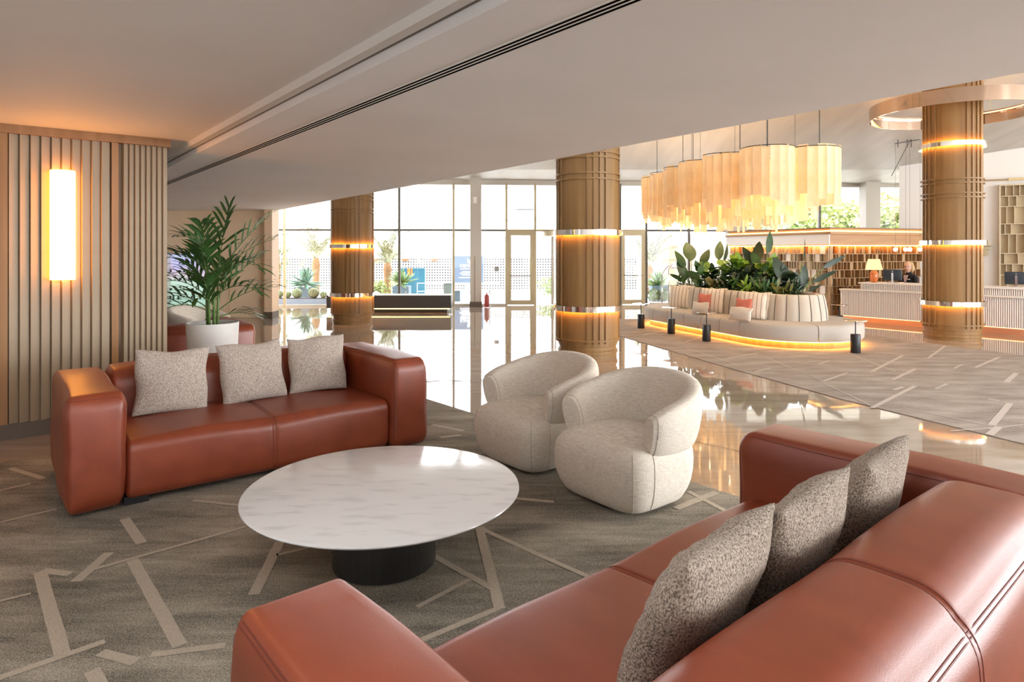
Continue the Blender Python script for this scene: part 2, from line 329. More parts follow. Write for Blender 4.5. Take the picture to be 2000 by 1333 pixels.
# ================================================================ SETTING
A0, A1 = Vector((-6.5, 17.4, 0)), Vector((14, 18.7, 0)); FD = (A1-A0).normalized(); FN = Vector((-FD.y, FD.x, 0))
FRZ = math.atan2(FD.y, FD.x)
def fac(x):                                                       # facade spot under a mullion of the survey
    r = (x-CX)/F; d = A1-A0; t = (r*A0.y-A0.x)/(d.x-r*d.y); return A0+d*t
fo = MB().prism([(-12, -9), (18, -9), (18, 18.95), (-12, 17.05)], -.12, 0).build('floor', 'travertine'); fo['kind'] = 'structure'
te = MB().prism([(-14, 17.0), (22, 19.2), (22, 60), (-14, 60)], -.2, -.03).build('terrace_floor', 'terrace'); te['kind'] = 'structure'
J = MB()
for a, b in (((-.93, 7.39), (1.43, 5.1)), ((1.43, 5.1), (3.2, 3.4)), ((-.93, 7.39), (-3.4, 9.9))):
    a, b = Vector((*a, 0)), Vector((*b, 0)); d = (b-a).normalized(); n = Vector((-d.y, d.x, 0))*.004
    J.add([a+n+Z*.0012, a-n+Z*.0012, b-n+Z*.0012, b+n+Z*.0012], [(0, 1, 2, 3)])
J.build('tile_joint', 'joint', fo)

# lounge ceiling with its stepped cove, the low soffit and the high hall ceiling
ce = struct('ceiling')
ZL, ZM, ZS = 2.5, 2.45, 2.402
def plank(pts, z0, z1, name, m): return MB().prism(pts, z0, z1).build(name, m, ce)
plank([pq(-11, -9), pq(1.366, -9), pq(1.366, 17), pq(-11, 17)], ZL, ZL+.15, 'lounge_ceiling_panel', 'plaster')
plank([pq(1.366, -9), pq(1.419, -9), pq(1.419, 17), pq(1.366, 17)], ZM, ZL+.1, 'cove_step', 'white_paint')
plank([pq(1.419, -9), pq(1.442, -9), pq(1.442, 17), pq(1.419, 17)], ZM+.004, ZL+.1, 'track_recess', 'dark_base')
E0, E1, E2 = Vector((9.4, -6.6, 0)), Vector((-5.42, 14.65, 0)), Vector((-9.4, 14.75, 0))
plank([pq(1.442, -9), E0, E1, E2, pq(1.442, 17)], ZS, ZL+.1, 'low_soffit', 'plaster')
ed = (E1-E0).normalized(); en = Vector((ed.y, -ed.x, 0))
fs = [E0, E0+en*.06, E1+en*.06, E1]
plank(fs, ZS, 4.75, 'soffit_fascia', 'plaster')
hc = MB()
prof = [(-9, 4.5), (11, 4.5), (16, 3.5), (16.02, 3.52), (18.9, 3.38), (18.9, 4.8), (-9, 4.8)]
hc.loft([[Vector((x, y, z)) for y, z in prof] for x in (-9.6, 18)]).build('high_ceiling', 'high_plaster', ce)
MB().lathe([(.02, 0), (.05, -.02), (.05, -.05), (.015, -.07)], 12, (5.6, 9.6, 4.5)).build('ceiling_sensor', 'white_paint', ce)

# slot diffuser set into the soffit
sl = thing('slot_diffuser', 'long linear air diffuser with three black slots in the low soffit', 'vent', pq(1.77, 4, ZS), math.atan2(V.y, V.x))
for k in range(4): MB().box((0, -.042+.028*k, -.001), (26, .010, .006)).build('diffuser_fin', 'white_paint', sl)
for k in range(3): MB().box((0, -.028+.028*k, -.001), (26, .018, .005)).build('slot', 'void', sl)

# left fluted pillar wall
PR = math.atan2(U.y, U.x)
wl = struct('wall_left', (-4.04, 5.12, 0), PR)
T0, TR, TM0, TM1 = .047, 1.183, .742, .80
MB().box(((TR-2.2)/2, .25, 1.25), (TR+2.2, .44, 2.5)).build('wall_core', 'slat_paint', wl)
MB().box(((TR-2.2)/2, .0, .0625), (TR+2.2, .05, .125)).build('baseboard', 'dark_base', wl)
MB().box(((TR-2.2)/2, -.012, 2.465), (TR+2.24, .09, .07)).build('crown_trim', 'oak_trim', wl)
MB().box((.012, -.002, 1.2775), (.07, .06, 2.305)).build('wood_jamb', 'oak_trim', wl)
MB().box(((TM0+TM1)/2+.006, .004, 1.2775), (.05, .05, 2.305)).build('wood_strip', 'oak_trim', wl)
def slat_mesh(wd, dp):
    return MB().prism([(0, .04), (0, -.002), (.008, -dp), (wd-.003, -.006), (wd, .04)], .125, 2.43).mesh('slat', 'slat_paint')
sm = slat_mesh(.0695, .026)
for k in range(10): link('slat', sm, wl, (T0+.0695*k, 0, 0))
sm2 = slat_mesh(.0436, .022)
for k in range(8): link('slat', sm2, wl, (TM1+.036+.0436*k-.0, 0, 0))
sm3 = slat_mesh(.0695, .026)
for k in range(4): link('slat', sm3, wl, (-.03-.0695*(k+1), 0, 0))

# beige end wall with flush door, its pilaster and skirting
wb = struct('wall_back')
MB().box((-7.4, 14.65, 1.2), (4.2, .2, 2.4)).build('wall_panel', 'beige_wall', wb)
MB().box((-5.375, 14.5, 1.7), (.17, .4, 3.4)).build('pilaster', 'beige_wall', wb)
MB().box((-5.37, 14.48, .075), (.19, .40, .15)).build('pilaster_base', 'dark_base', wb)
d1 = struct('door_1', (-5.96, 14.53, 0))
MB().box((0, .02, .875), (.655, .03, 1.73)).build('leaf', 'beige_wall', d1)
fr = MB(); fr.box((-.36, .01, .9), (.02, .03, 1.8)); fr.box((.36, .01, .9), (.02, .03, 1.8)); fr.box((0, .01, 1.78), (.70, .03, .02)); fr.build('frame', 'beige_wall', d1)
MB().tube([(-.29, -.0, .78), (-.29, -.05, .78), (-.2, -.05, .78)], .01).build('door_handle', 'chrome', d1)
wo = struct('wall_outer')
MB().box((-9.6, 3, 1.25), (.2, 24, 2.5)).build('wall_panel', 'plaster', wo)

wf = struct('wall_light_block')  # unseen wall behind the camera, added to block light from the back
MB().box((-.4, -7.1, 1.25), (18.6, .2, 2.5)).build('wall_panel', 'plaster', wf)
# right wall
wr = struct('wall_right')
WA, WB = Vector((9.4, 15.75, 0)), Vector((17, 10.95, 0)); WDIR = (WB-WA).normalized(); WRZ = math.atan2(WDIR.y, WDIR.x); WNORM = Vector((-WDIR.y, WDIR.x, 0))
MB().box((WA+WB)/2+WNORM*.15+Z*2.2, ((WB-WA).length, .3, 4.4), WRZ).build('wall_panel', 'white_paint', wr)
MB().box((13.5, 17.2, 2.2), (.3, 3.6, 4.4), .35).build('wall_return', 'white_paint', wr)

# glazed facade: one window per bay
bays = [530, 556, 668, 780, 886, 989, 1045, 1211, 1262, 1345, 1430, 1513, 1600, 1690, 1770]
ZH, ZT = 3.36, 2.06
def bar(mb, x0, x1, z0, z1, d=.07, y=0): mb.box(((x0+x1)/2, y, (z0+z1)/2), (x1-x0, d, z1-z0))
wn = dn = 0
for x0, x1 in zip(bays, bays[1:]):
    p0, p1 = fac(x0), fac(x1); L = (p1-p0).length
    kind = 'door' if (x0, x1) in ((989, 1045), (1211, 1262)) else 'rev' if x0 == 1045 else 'win'
    if kind == 'win': wn += 1; r = struct('window_%d' % wn, p0, FRZ)
    else: dn += 1; r = struct('door_%d' % (dn+1), p0, FRZ)
    g = MB(); bar(g, -.03, .03, 0, ZH, .09); g.build('mullion', 'brass_paint' if x0 in (556, 886, 989, 1045) else 'frame_dark', r)
    g = MB(); bar(g, .025, L-.025, ZH-.06, ZH, .09); g.build('head_rail', 'grey_metal', r)
    g = MB(); bar(g, .03, L-.03, ZT-.03, ZT+.03, .09); g.build('transom', 'brass_paint' if kind != 'win' else 'frame_dark', r)
    g = MB(); bar(g, .025, L-.025, ZT+.022, ZH-.06, .012); g.build('pane', 'glass', r)
    if kind == 'win':
        g = MB(); bar(g, .025, L-.025, 0, .05, .09); g.build('sill', 'grey_metal', r)
        g = MB(); bar(g, .025, L-.025, .05, ZT-.022, .012); g.build('pane', 'glass', r)
    elif kind == 'door':
        g = MB(); bar(g, .03, .13, .02, 2.03); bar(g, L-.14, L-.03, .02, 2.03); bar(g, .13, L-.14, 1.92, 2.03); bar(g, .13, L-.14, .02, .14); g.build('door_frame', 'brass_paint', r)
        g = MB(); bar(g, .13, L-.14, .14, 1.92, .012); g.build('pane', 'glass', r)
        g = MB().tube([(.1, -.05, .83), (.14, -.12, .81), (L-.14, -.12, .81), (L-.1, -.05, .83)], .014); g.build('push_bar', 'rail_grey', r)
    else:
        cx = L/2; R = .98
        g = MB().loft([[Vector((cx+q*math.cos(2*PI*i/32), q*math.sin(2*PI*i/32), z)) for i in range(32)] for q, z in ((R, 1.9), (R, 2.03))]); g.build('drum_canopy', 'brass_paint', r)
        MB().lathe([(.03, 0), (.03, 1.9)], 10, (cx, 0, 0)).build('centre_post', 'rail_grey', r)
        for q in range(4):
            t = q*PI/2+.6; dx, dy = math.cos(t), math.sin(t)
            MB().box((cx+dx*.47, dy*.47, .98), (.86, .012, 1.7), t).build('wing_pane', 'glass', r)
            MB().box((cx+dx*.93, dy*.93, .97), (.05, .045, 1.82), t).build('wing_stile', 'grey_metal', r)
ww = struct('trim_1')
MB().box(fac(1100)+FN*.03+Z*3.45, (21.5, .14, .18), FRZ).build('header_beam', 'grey_metal', ww)
MB().box(fac(1100)+FN*.95+Z*3.42, (21.5, 1.6, .14), FRZ).build('outside_eave', 'grey_metal', ww)
for i, (x0, x1, m, fw) in enumerate(((918, 940, 'grey_metal', -.35), (1414, 1446, 'grey_metal', -.25), (1674, 1702, 'grey_metal', -.25), (1770, 1800, 'white_paint', -.3))):
    p0, p1 = fac(x0)+FN*fw, fac(x1)+FN*fw
    t = struct('trim_%d' % (i+2), (p0+p1)/2, FRZ); Lw = (p1-p0).length*.98
    MB().box((0, 0, 1.75), (Lw, Lw*.8, 3.5)).build('facade_column', m, t)
    MB().box((0, 0, .07), (Lw+.03, Lw*.8+.03, .14)).build('column_shoe', 'dark_base', t)
    if i == 0:
        MB().box((-.02, -Lw*.4-.015, 2.85), (.10, .02, .17)).build('wall_speaker', 'white_paint', t)
        MB().box((-.03, -Lw*.4-.006, .7), (.03, .012, 1.3)).build('cable_duct', 'sand_stone', t)

# carpets, with the cut-pile lines of their pattern
def carpet(name, pts, m, mline, lines, label):
    c = MB().prism(pts, .0005, .007).build(name, m); tag(c, label, 'carpet')
    k = 0
    for (x0, y0, x1, y1, wd) in lines:
        p, q = fl(x0, y0, .0085), fl(x1, y1, .0085); d = (q-p).normalized(); n = Vector((-d.y, d.x, 0))*wd/2; k += 1; zz = Z*(.0002*(k % 7))
        nseg = max(2, int((q-p).length/.06)); L0 = []; L1 = []
        for i in range(nseg+1):
            a = p.lerp(q, i/nseg); L0.append(a+n*(1+random.uniform(-.05, .05))+zz); L1.append(a-n*(1+random.uniform(-.05, .05))+zz)
        MB().add(L0+L1, [(i, i+1, nseg+2+i, nseg+1+i) for i in range(nseg)]).build('pattern_line', mline, c)
    return c
k1, k2, k3 = Vector((-.87, 6.55, 0)), Vector((5.4, -.75, 0)), Vector((-8.2, 1.25, 0))
lines1 = [(78, 1117, 123, 1282, .052), (256, 1090, 352, 1262, .052), (243, 1014, 277, 1062, .05), (148, 1137, 213, 1080, .05), (82, 1115, 138, 1122, .045),
 (165, 1118, 482, 1029, .026), (-60, 1345, 205, 1253, .036), (196, 1275, 265, 1293, .045), (294, 1280, 440, 1261, .036), (551, 1050, 496, 1162, .05), (0, 1021, 110, 995, .026),
 (378, 978, 470, 988, .03), (936, 1030, 976, 1190, .048), (940, 1033, 1065, 1090, .032), (832, 1078, 962, 1150, .036), (918, 1132, 815, 1186, .026), (540, 1085, 640, 1060, .026),
 (1005, 974, 1082, 981, .034), (1320, 994, 1400, 962, .05), (60, 945, -70, 975, .03), (20, 915, 85, 935, .04), (845, 830, 905, 842, .05), (860, 855, 900, 850, .04), (1344, 960, 1420, 1000, .034),
 (180, 1310, 205, 1360, .05), (-20, 1180, 60, 1160, .02), (1060, 1088, 1200, 1150, .03), (975, 1188, 800, 1260, .03)]
carpet('lounge_carpet', [k1, k3, Vector((-8.2, -7, 0)), Vector((5.4, -7, 0)), k2], 'lounge_carpet', 'carpet_line', lines1, 'brown mottled lounge carpet with pale angular lines under the leather sofas')
lines2 = [(1703, 797, 1788, 754, 0.046), (1937, 831, 1973, 788, 0.056), (1932, 850, 1951, 834, 0.056), (1744, 742, 1788, 721, 0.043), (1703, 726, 1763, 695, 0.043), (1608, 745, 1655, 729, 0.037),
 (1905, 718, 1952, 698, 0.043), (1965, 747, 1985, 729, 0.056), (1813, 700, 1846, 676, 0.037), (1653, 730, 1792, 743, 0.019), (1800, 756, 1998, 757, 0.019), (1764, 797, 1938, 833, 0.020), (1600, 745, 1700, 792, 0.019),
 (1857, 842, 1938, 836, 0.019), (1475, 727, 1505, 719, 0.031), (1600, 711, 1620, 705, 0.031), (1864, 720, 1880, 712, 0.031), (1930, 838, 1998, 830, 0.019), (1500, 700, 1608, 745, 0.015), (1340, 668, 1380, 655, 0.031), (1256, 655, 1300, 645, 0.037),
 (1655, 690, 1750, 726, 0.015), (1420, 700, 1480, 690, 0.031), (1746, 762, 1764, 756, 0.043), (1828, 760, 1850, 750, 0.037), (1930, 780, 1952, 783, 0.037), (1760, 697, 1905, 718, 0.015), (1340, 680, 1440, 712, 0.015)]
carpet('hall_carpet', [(1.05, 14.2), (1.87, 11.45), (2.77, 8.26), (3.31, 6.55), (3.96, 5.01), (5.3, 2.3), (9.4, 4.6), (7.3, 9.2), (6.25, 11.59), (5.2, 14.2)], 'hall_carpet', 'hall_line', lines2,
       'pale taupe hall carpet with light dashes under the round planter bench')

# ================================================================ LOUNGE FURNITURE
def seam(mb, rays, parent, r=.002, off=.0):
    bv = BVHTree.FromPolygons([tuple(v) for v in mb.v], mb.f); pts = []
    for o, d in rays:
        h = bv.ray_cast(Vector(o), Vector(d).normalized())
        if h[0] is not None: pts.append(h[0]+Vector(d).normalized()*(-off))
    if len(pts) > 1: MB().tube(pts, r, 6).build('seam', 'leather_seam', parent, True)
def make_sofa(label, L, loc, rz, group='rust leather sofas', Dp=1.15, AW=.30, AH=.68, BH=.70, BT=.38):
    t = thing('leather_sofa', label, 'sofa', loc, rz, group)
    def puff(x0):
        def f(o):                                               # fullness and a few soft dents of stuffed leather
            x, y, z = o; k = .004*math.sin(9*y+3*x0)*math.sin(7*z+x0)+.003*math.sin(17*z+5*y+x0)
            return (x+k*(1 if x > 0 else -1), y+.003*math.sin(13*x+x0), z+.004*math.sin(8*y+x0)*math.sin(6*x+1))
        return f
    for s, x in ((-1, AW/2), (1, L-AW/2)):
        hh = (AH-.02)/2
        mb = MB().rbox((0, 0, 0), (AW, Dp, AH-.02), (.042, .075, .095), 10, 6, (.010, .012, .014), puff(x))
        a = mb.build('arm', 'leather', t, True, (x, Dp/2, .02+hh))
        ys = [-Dp/2+.035+(Dp-.07)*i/30 for i in range(31)]
        for dx in (.0, .008): seam(mb, [((s*(AW/2+.1+dx), y, hh+.1-dx), (-s, 0, -1)) for y in ys], a, .0022)
        seam(mb, [((-s*(AW/2+.1), y, hh+.1), (s, 0, -1)) for y in ys], a, .0018)
        for q in (-1, 1): seam(mb, [((q*(AW/2+.1), -Dp/2-.1, -hh+.03+(2*hh-.10)*i/20), (-q, 1, 0)) for i in range(21)], a, .0022)
        seam(mb, [((-AW/2+.03+(AW-.06)*i/14, -Dp/2-.1, hh+.1), (0, 1, -1)) for i in range(15)], a, .0022)
    SW = L-2*AW+.01; SD = Dp-BT-.02
    def groove(o):
        x, y, z = o; k = math.exp(-(x/.012)**2)*.008
        return (x, y+(k if y < -.2 else 0), z-(k if z > .05 else 0)+.006*math.cos(x*PI*4/SW)*(-1 if z > .1 else 0))
    ex = [-.03, -.02, -.012, -.006, 0, .006, .012, .02, .03]
    mb = MB().rbox((0, 0, 0), (SW, SD+.06, .355), (.04, .065, .065), 14, 5, (0, .012, .016), groove, (ex, None, None))
    st = mb.build('seat', 'leather', t, True, (L/2, .045+SD/2+.03, .035+.1775)); yf = -(SD+.06)/2
    for q in (-.013, .013):
        rays = [((q, .25-.025*i, 1), (0, 0, -1)) for i in range(int((.25-yf-.06)/.025))]+[((q, yf+.08-.5*math.sin(an), .095+.5*math.cos(an)), (0, math.sin(an), -math.cos(an))) for an in [PI/2*i/12 for i in range(13)]]+[((q, -2, .085-.022*i), (0, 1, 0)) for i in range(11)]
        seam(mb, rays, st, .0017)
    mb = MB().rbox((0, 0, 0), (SW, BT, BH-.06), (.05, .12, .12), 14, 6, (0, .02, .015), groove, (ex, None, None)); hz = (BH-.06)/2
    bk = mb.build('backrest', 'leather', t, True, (L/2, Dp-BT/2, .06+hz))
    for q in (-.013, .013):
        seam(mb, [((q, -2*math.cos(an), hz-.15+2*math.sin(an)), (0, math.cos(an), -math.sin(an))) for an in [-.5+(PI+1.0)*i/50 for i in range(51)]], bk, .0022)
    for dz in (0, .009):
        xs = [-SW/2+.04+(SW-.08)*i/40 for i in range(41)]
        seam(mb, [((x, BT/2+.2, hz+.2-.0-dz*2), (0, -1, -1.25)) for x in xs], bk, .0024)
    for x in (.36, L-.36):
        for y in (.14, Dp-.14): MB().box((0, 0, 0), (.13, .10, .05)).build('foot', 'black', t, loc=(x, y, .025))
    return t
SR = math.atan2(U.y, U.x)
s1 = make_sofa('rust leather sofa against the fluted wall behind the marble table', 2.30, (-2.44, 3.533, .0075), SR)
NU = Vector((.7595, .6505, 0)); NR = math.atan2(NU.y, NU.x)+PI; NL = 2.54
P0 = Vector((-.675, 1.52, .0075))+NU*NL
s2 = make_sofa('rust leather sofa in the right foreground, its rounded back toward us', NL, P0, NR, Dp=1.16, AH=.665, BH=.69)
s3 = make_sofa('rust leather sofa turned away behind the tall white plant pot', 2.30, (-5.75, 7.98, 0), SR)
s3.rotation_euler.z = SR+PI; s3.location = (-3.56, 8.14, 0)
s4 = make_sofa('rust leather sofa farthest back, only one end showing beside the fluted wall', 2.10, (0, 0, 0), SR)
s4.location = (-6.45, 7.9, 0); s4.rotation_euler.z = SR

def cushion_mb(w, h, t, seed, n=18, wr=1.0):
    rnd = random.Random(seed); ph = [rnd.uniform(0, 6.28) for _ in range(8)]; mb = MB(); idx = {}; vs = []; fs = []
    def pt(a, b, sg):
        x = a*w/2*(1-.055*(1-b*b)*abs(a)); z = b*h/2*(1-.055*(1-a*a)*abs(b))
        th = ((1-a*a)*(1-b*b))**.42*t/2*(1-.10*b)
        edge = (1-(1-a*a)*(1-b*b))
        wv = .010*wr*math.sin(7*a*b+ph[0])*(1-a*a)*(1-b*b)+.008*wr*math.sin(16*math.atan2(b, a)+ph[1])*edge*((1-a*a)*(1-b*b))**.4
        z += -.012*max(0, b)*(1-a*a)*math.sin(3*a+ph[3])
        return Vector((x+.006*math.sin(5*b+ph[4])*a*a, sg*(th+wv*(1 if th > .004 else 0)), z))
    def vid(i, j, sg):
        bd = i in (0, n) or j in (0, n); k = (i, j, 0 if bd else sg)
        if k not in idx:
            idx[k] = len(vs); a, b = math.sin(PI/2*(2*i/n-1)), math.sin(PI/2*(2*j/n-1)); vs.append(pt(a, b, sg))
        return idx[k]
    for sg in (-1, 1):
        for i in range(n):
            for j in range(n):
                q = [vid(i, j, sg), vid(i+1, j, sg), vid(i+1, j+1, sg), vid(i, j+1, sg)]; fs.append(tuple(q if sg < 0 else q[::-1]))
    return mb.add(vs, fs)
def cushion(name, label, m, w, h, t, loc, rot, seed, group, piping=None):
    o = cushion_mb(w, h, t, seed).build(name, m, None, True, loc); o.rotation_euler = rot
    tag(o, label, 'cushion', group)
    return o
def sofa_cushion(s, x, y, z, lean, yaw, roll, label, seed, w=.46, h=.44, t=.17, m='chenille'):
    rz = s.rotation_euler.z; R = Matrix.Rotation(rz+yaw, 3, 'Z') @ Matrix.Rotation(-lean, 3, 'X') @ Matrix.Rotation(roll, 3, 'Y')
    return cushion('throw_cushion', label, m, w, h, t, local(s, (x, y, z)), R.to_euler(), seed, 'heathered cushions on the leather sofas')
sofa_cushion(s1, .655, .66, .60, .24, -.10, .03, 'heathered beige cushion nearest the fluted wall on the left sofa', 1)
sofa_cushion(s1, 1.19, .665, .60, .25, -.04, -.05, 'heathered beige cushion in the middle of the left sofa row', 2)
sofa_cushion(s1, 1.68, .655, .605, .24, -.20, -.03, 'heathered beige cushion beside the far arm of the left sofa', 3, .44, .43)
sofa_cushion(s2, .62, .66, .60, .42, .10, .02, 'speckled cushion by the far arm of the foreground sofa', 4, .47, .47, .19, 'chenille_dark')
sofa_cushion(s2, 1.14, .66, .60, .42, .06, .04, 'speckled cushion in the middle of the foreground sofa row', 5, .47, .47, .19, 'chenille_dark')
sofa_cushion(s2, 1.60, .66, .60, .42, .10, .02, 'speckled cushion nearest the camera on the foreground sofa', 6, .47, .47, .19, 'chenille_dark')

# oval marble table
tb = thing('coffee_table', 'round white marble coffee table on a dark drum base between the sofas', 'table', (-.615, 3.125, .0075))
MB().lathe([(.0, .333), (.60, .333), (.628, .338), (.646, .347), (.650, .353), (.648, .358), (.640, .360), (.0, .360)], 96, cap=False).build('tabletop', 'marble', tb, True, angle=40)
ba = MB().lathe([(.235, 0), (.245, .006), (.245, .325), (.235, .333)], 64).build('base', 'near_black', tb, True, angle=40)

# tub chairs
def plan(phi, a, b, yc, n): 
    c, s = math.cos(phi), math.sin(phi)
    return a*math.copysign(abs(c)**(2/n), c), yc+b*math.copysign(abs(s)**(2/n), s)
def make_chair(label, loc, rz):
    t = thing('tub_chair', label, 'armchair', loc, rz, 'cream tub chairs'); m = 72; yc = .36
    MB().lathe([(.24, 0), (.25, .01), (.25, .035), (.22, .045)], 40, (0, yc, 0)).build('swivel_base', 'black', t, True, angle=40)
    rings = []
    for z, k in ((.03, .70), (.032, .80), (.05, .855), (.09, .915), (.14, .965), (.20, .992), (.26, 1.0), (.31, .988), (.345, .955), (.37, .90), (.388, .82), (.40, .70), (.41, .5), (.416, .25), (.418, .03)):
        r = []
        for i in range(m):
            ph = 2*PI*i/m; s = math.sin(ph)
            n = 5.0 if s < 0 else 2.6
            x, y = plan(ph, .365*k, (.36 if s < 0 else .35)*k, yc, 5.0-2.4*max(0, min(1, (s+.35)/.7)))
            r.append(Vector((x, y, z)))
        rings.append(r)
    bs = MB().loft(rings).build('seat', 'cream_weave', t, True)
    for ph0 in (PI*1.25, PI*1.75, PI*1.93, PI*1.07):
        pts = []
        for z, k in ((.035, .83), (.05, .858), (.09, .918), (.14, .968), (.20, .995), (.26, 1.003), (.31, .991), (.345, .958), (.372, .90)):
            s = math.sin(ph0); x, y = plan(ph0, .365*k, .36*k, yc, 5.0-2.4*max(0, min(1, (s+.35)/.7))); pts.append((x, y, z))
        MB().tube(pts, .0022, 5).build('seam', 'seam_cream', bs, True)
    NS = 60; ph0, ph1 = -.48, PI+.48; rings = []; sec = 28; edge = {0: [], NS: []}
    for k in range(NS+1):
        f = k/NS; ph = ph0+(ph1-ph0)*f; x, y = plan(ph, .322, .325, .365, 2.5); x2, y2 = plan(ph+.002, .322, .325, .365, 2.5)
        tx, ty = x2-x, y2-y; l = math.hypot(tx, ty); nx, ny = ty/l, -tx/l
        e = abs(2*f-1); top = .735-.165*e**1.7; bot = .335-.035*(1-e); th = .135-.02*e
        endk = 1.0
        d = min(k, NS-k)
        if d == 0: endk = .86
        elif d == 1: endk = .97
        r = []
        for q in range(sec):
            an = 2*PI*q/sec; c, s = math.cos(an), math.sin(an); pw = 2/3.2
            u = math.copysign(abs(c)**pw, c)*th/2*endk; v = math.copysign(abs(s)**(.62), s)
            zc = (top+bot)/2; hz = (top-bot)/2*(.5+.5*endk)
            zz = zc+v*hz; lean = .055*max(0, (zz-bot)/(top-bot))**1.3-.012
            wr = .004*math.sin(58*f*PI)*math.exp(-((f-.36)/.07)**2)*(1 if u < 0 else .2)*max(0, v)
            u2 = u+lean+wr+(.012*(1-v*v) if u > 0 else -.004*(1-v*v))
            r.append(Vector((x+nx*u2, y+ny*u2, zz)))
        rings.append(r)
    bk = MB().loft(rings).build('backrest', 'cream_weave', t, True, angle=50)
    for k in (1, NS-1): MB().tube(rings[k]+[rings[k][0]], .0025, 5).build('seam', 'seam_cream', bk, True)
    MB().box((0, .742, .40), (.03, .02, .015)).build('zip_pull', 'black', t)
    return t
CR = math.atan2(-U.x, U.y)
Q = Vector((.641, 3.455, 0))
c1 = make_chair('cream woven tub chair nearest the foreground sofa', Q+V*.352+Z*.0075, CR)
c2 = copy_tree(c1); c2.location = Q+V*(.352+.86)+Z*.0075; c2['label'] = 'cream woven tub chair behind the other one, beside the polished floor'
c3 = copy_tree(c1); c3.location = (-4.0, 8.95, 0); c3.rotation_euler.z = CR+2.2; c3['label'] = 'cream tub chair far back behind the potted palm'

# sconce on the fluted wall
sc = thing('wall_sconce', 'tall glowing half round sconce on the fluted wall', 'lamp', local(wl, (.405, -.024, 1.25)), PR)
n = 18; ring = lambda z, k: [Vector((.088*k*math.cos(PI+PI*i/n), -.012+.085*k*math.sin(PI+PI*i/n), z)) for i in range(n+1)]+[Vector((.088*k, 0, z)), Vector((-.088*k, 0, z))]
MB().loft([ring(.01, .96), ring(.012, 1), ring(.905, 1), ring(.91, .97)]).build('shade', 'sconce_glow', sc, True, angle=40)
MB().box((0, .006, .455), (.14, .014, .88)).build('back_plate', 'brass', sc)
MB().lathe([(.012, -.012), (.012, .01)], 10, (0, -.04, 0)).build('knob', 'brass', sc)

# potted palm
pp = thing('potted_palm', 'tall feathery palm in a white pot behind the left sofa', 'plant', (-2.93, 6.35, 0))
po = MB().lathe([(.185, 0), (.195, .01), (.222, .40), (.236, .74), (.239, .795), (.235, .80), (.225, .795), (.22, .75), (.0, .75)], 48, cap=False).build('pot', 'pot', pp, True, angle=40)
MB().lathe([(.0, .757), (.221, .753)], 32, cap=False).build('soil', 'soil', pp)
def frond(base, az, el, ln, droop, nl, lw, ll, seed, mname='palm_leaf', stem='palm_stem', parent=None, bare=.35, name='frond', vee=.25, side=1.0):
    rnd = random.Random(seed); pts = []; p = Vector(base); a = el; n = 20
    h = Vector((math.cos(az), math.sin(az), 0)); sd_ = Vector((-math.sin(az), math.cos(az), 0))
    for i in range(n+1):
        pts.append(p.copy()); f = i/n; d = h*math.cos(a)+Z*math.sin(a); p = p+d*(ln/n); a -= droop/n*(.25+1.5*f)
    mb = MB()
    for k in range(nl):
        f = bare+(1-bare)*(k+.5)/nl; x = f*n; i = min(n-1, int(x)); q = pts[i].lerp(pts[i+1], x-i); t = (pts[i+1]-pts[i]).normalized()
        up = sd_.cross(t).normalized(); up = up if up.z > -.2 else -up
        l = ll*(.55+.6*math.sin(PI*min(1, .25+.8*(f-bare)/(1-bare))))*rnd.uniform(.85, 1.1)
        for s in (-1, 1):
            ang = .75-.35*(f-bare)/(1-bare)
            d = (t*math.cos(ang)+sd_*(s*math.sin(ang)*side)+up*(vee*rnd.uniform(.5, 1.3))).normalized(); c = q; g = Z*(-.28*rnd.uniform(.6, 1.5))
            wv = d.cross(up).normalized(); m1 = q+d*l*.35+up*.004; m2 = q+d*l*.72+g*l*.25; e = q+d*l+g*l*.75; ww = lw*rnd.uniform(.8, 1.15)
            mb.add([q+wv*ww*.25, q-wv*ww*.25, m1+wv*ww*.5, m1-wv*ww*.5, m2+wv*ww*.4, m2-wv*ww*.4, e], [(0, 1, 3, 2), (2, 3, 5, 4), (4, 5, 6)])
    o = mb.build(name, mname, parent)
    MB().tube(pts[::2], [.007*(1-.8*i/(n/2)) for i in range(n//2+1)], 5).build('stalk', stem, o)
    return o
rr = random.Random(5)
spec = [(3.1, .95, .62, 1.7, 1.20), (2.9, 1.15, .66, 1.5, 1.26), (3.5, .70, .55, 1.8, 1.15), (2.2, 1.3, .60, .9, 1.28), (1.2, 1.45, .72, .3, 1.25), (.15, 1.0, .80, .35, 1.22), (.35, .85, .72, .7, 1.20), (-.4, .75, .66, 1.6, 1.18), (-1.3, 1.15, .50, 1.4, 1.22), (4.2, 1.0, .5, 1.5, 1.2),
        (3.2, .85, .62, 1.6, .98), (2.8, 1.1, .55, 1.2, 1.02), (.1, .95, .66, .5, .98), (-.3, .65, .62, 1.5, 1.0), (5.0, 1.0, .45, 1.4, 1.0), (1.8, 1.2, .5, .9, 1.0),
        (3.05, .62, .68, 1.7, .90), (3.6, .55, .55, 1.8, .88), (.05, .70, .72, .9, .86), (.3, .35, .34, 1.0, .84), (4.6, .8, .4, 1.5, .92)]
for i, (az, el, ln, dr, z) in enumerate(spec):
    frond((rr.uniform(-.05, .05), rr.uniform(-.05, .05), z), az, el, ln*1.02, dr, 7, .034, .30, i, parent=pp, bare=.26, vee=.30)
for i in range(7):
    a = i*.9; x, y = .045*math.cos(a), .045*math.sin(a)
    MB().tube([(x, y, .74), (x*1.2, y*1.2, 1.0), (x*1.1, y*1.1, 1.27)], [.013, .011, .008], 8).build('cane', 'palm_stem', pp, True)

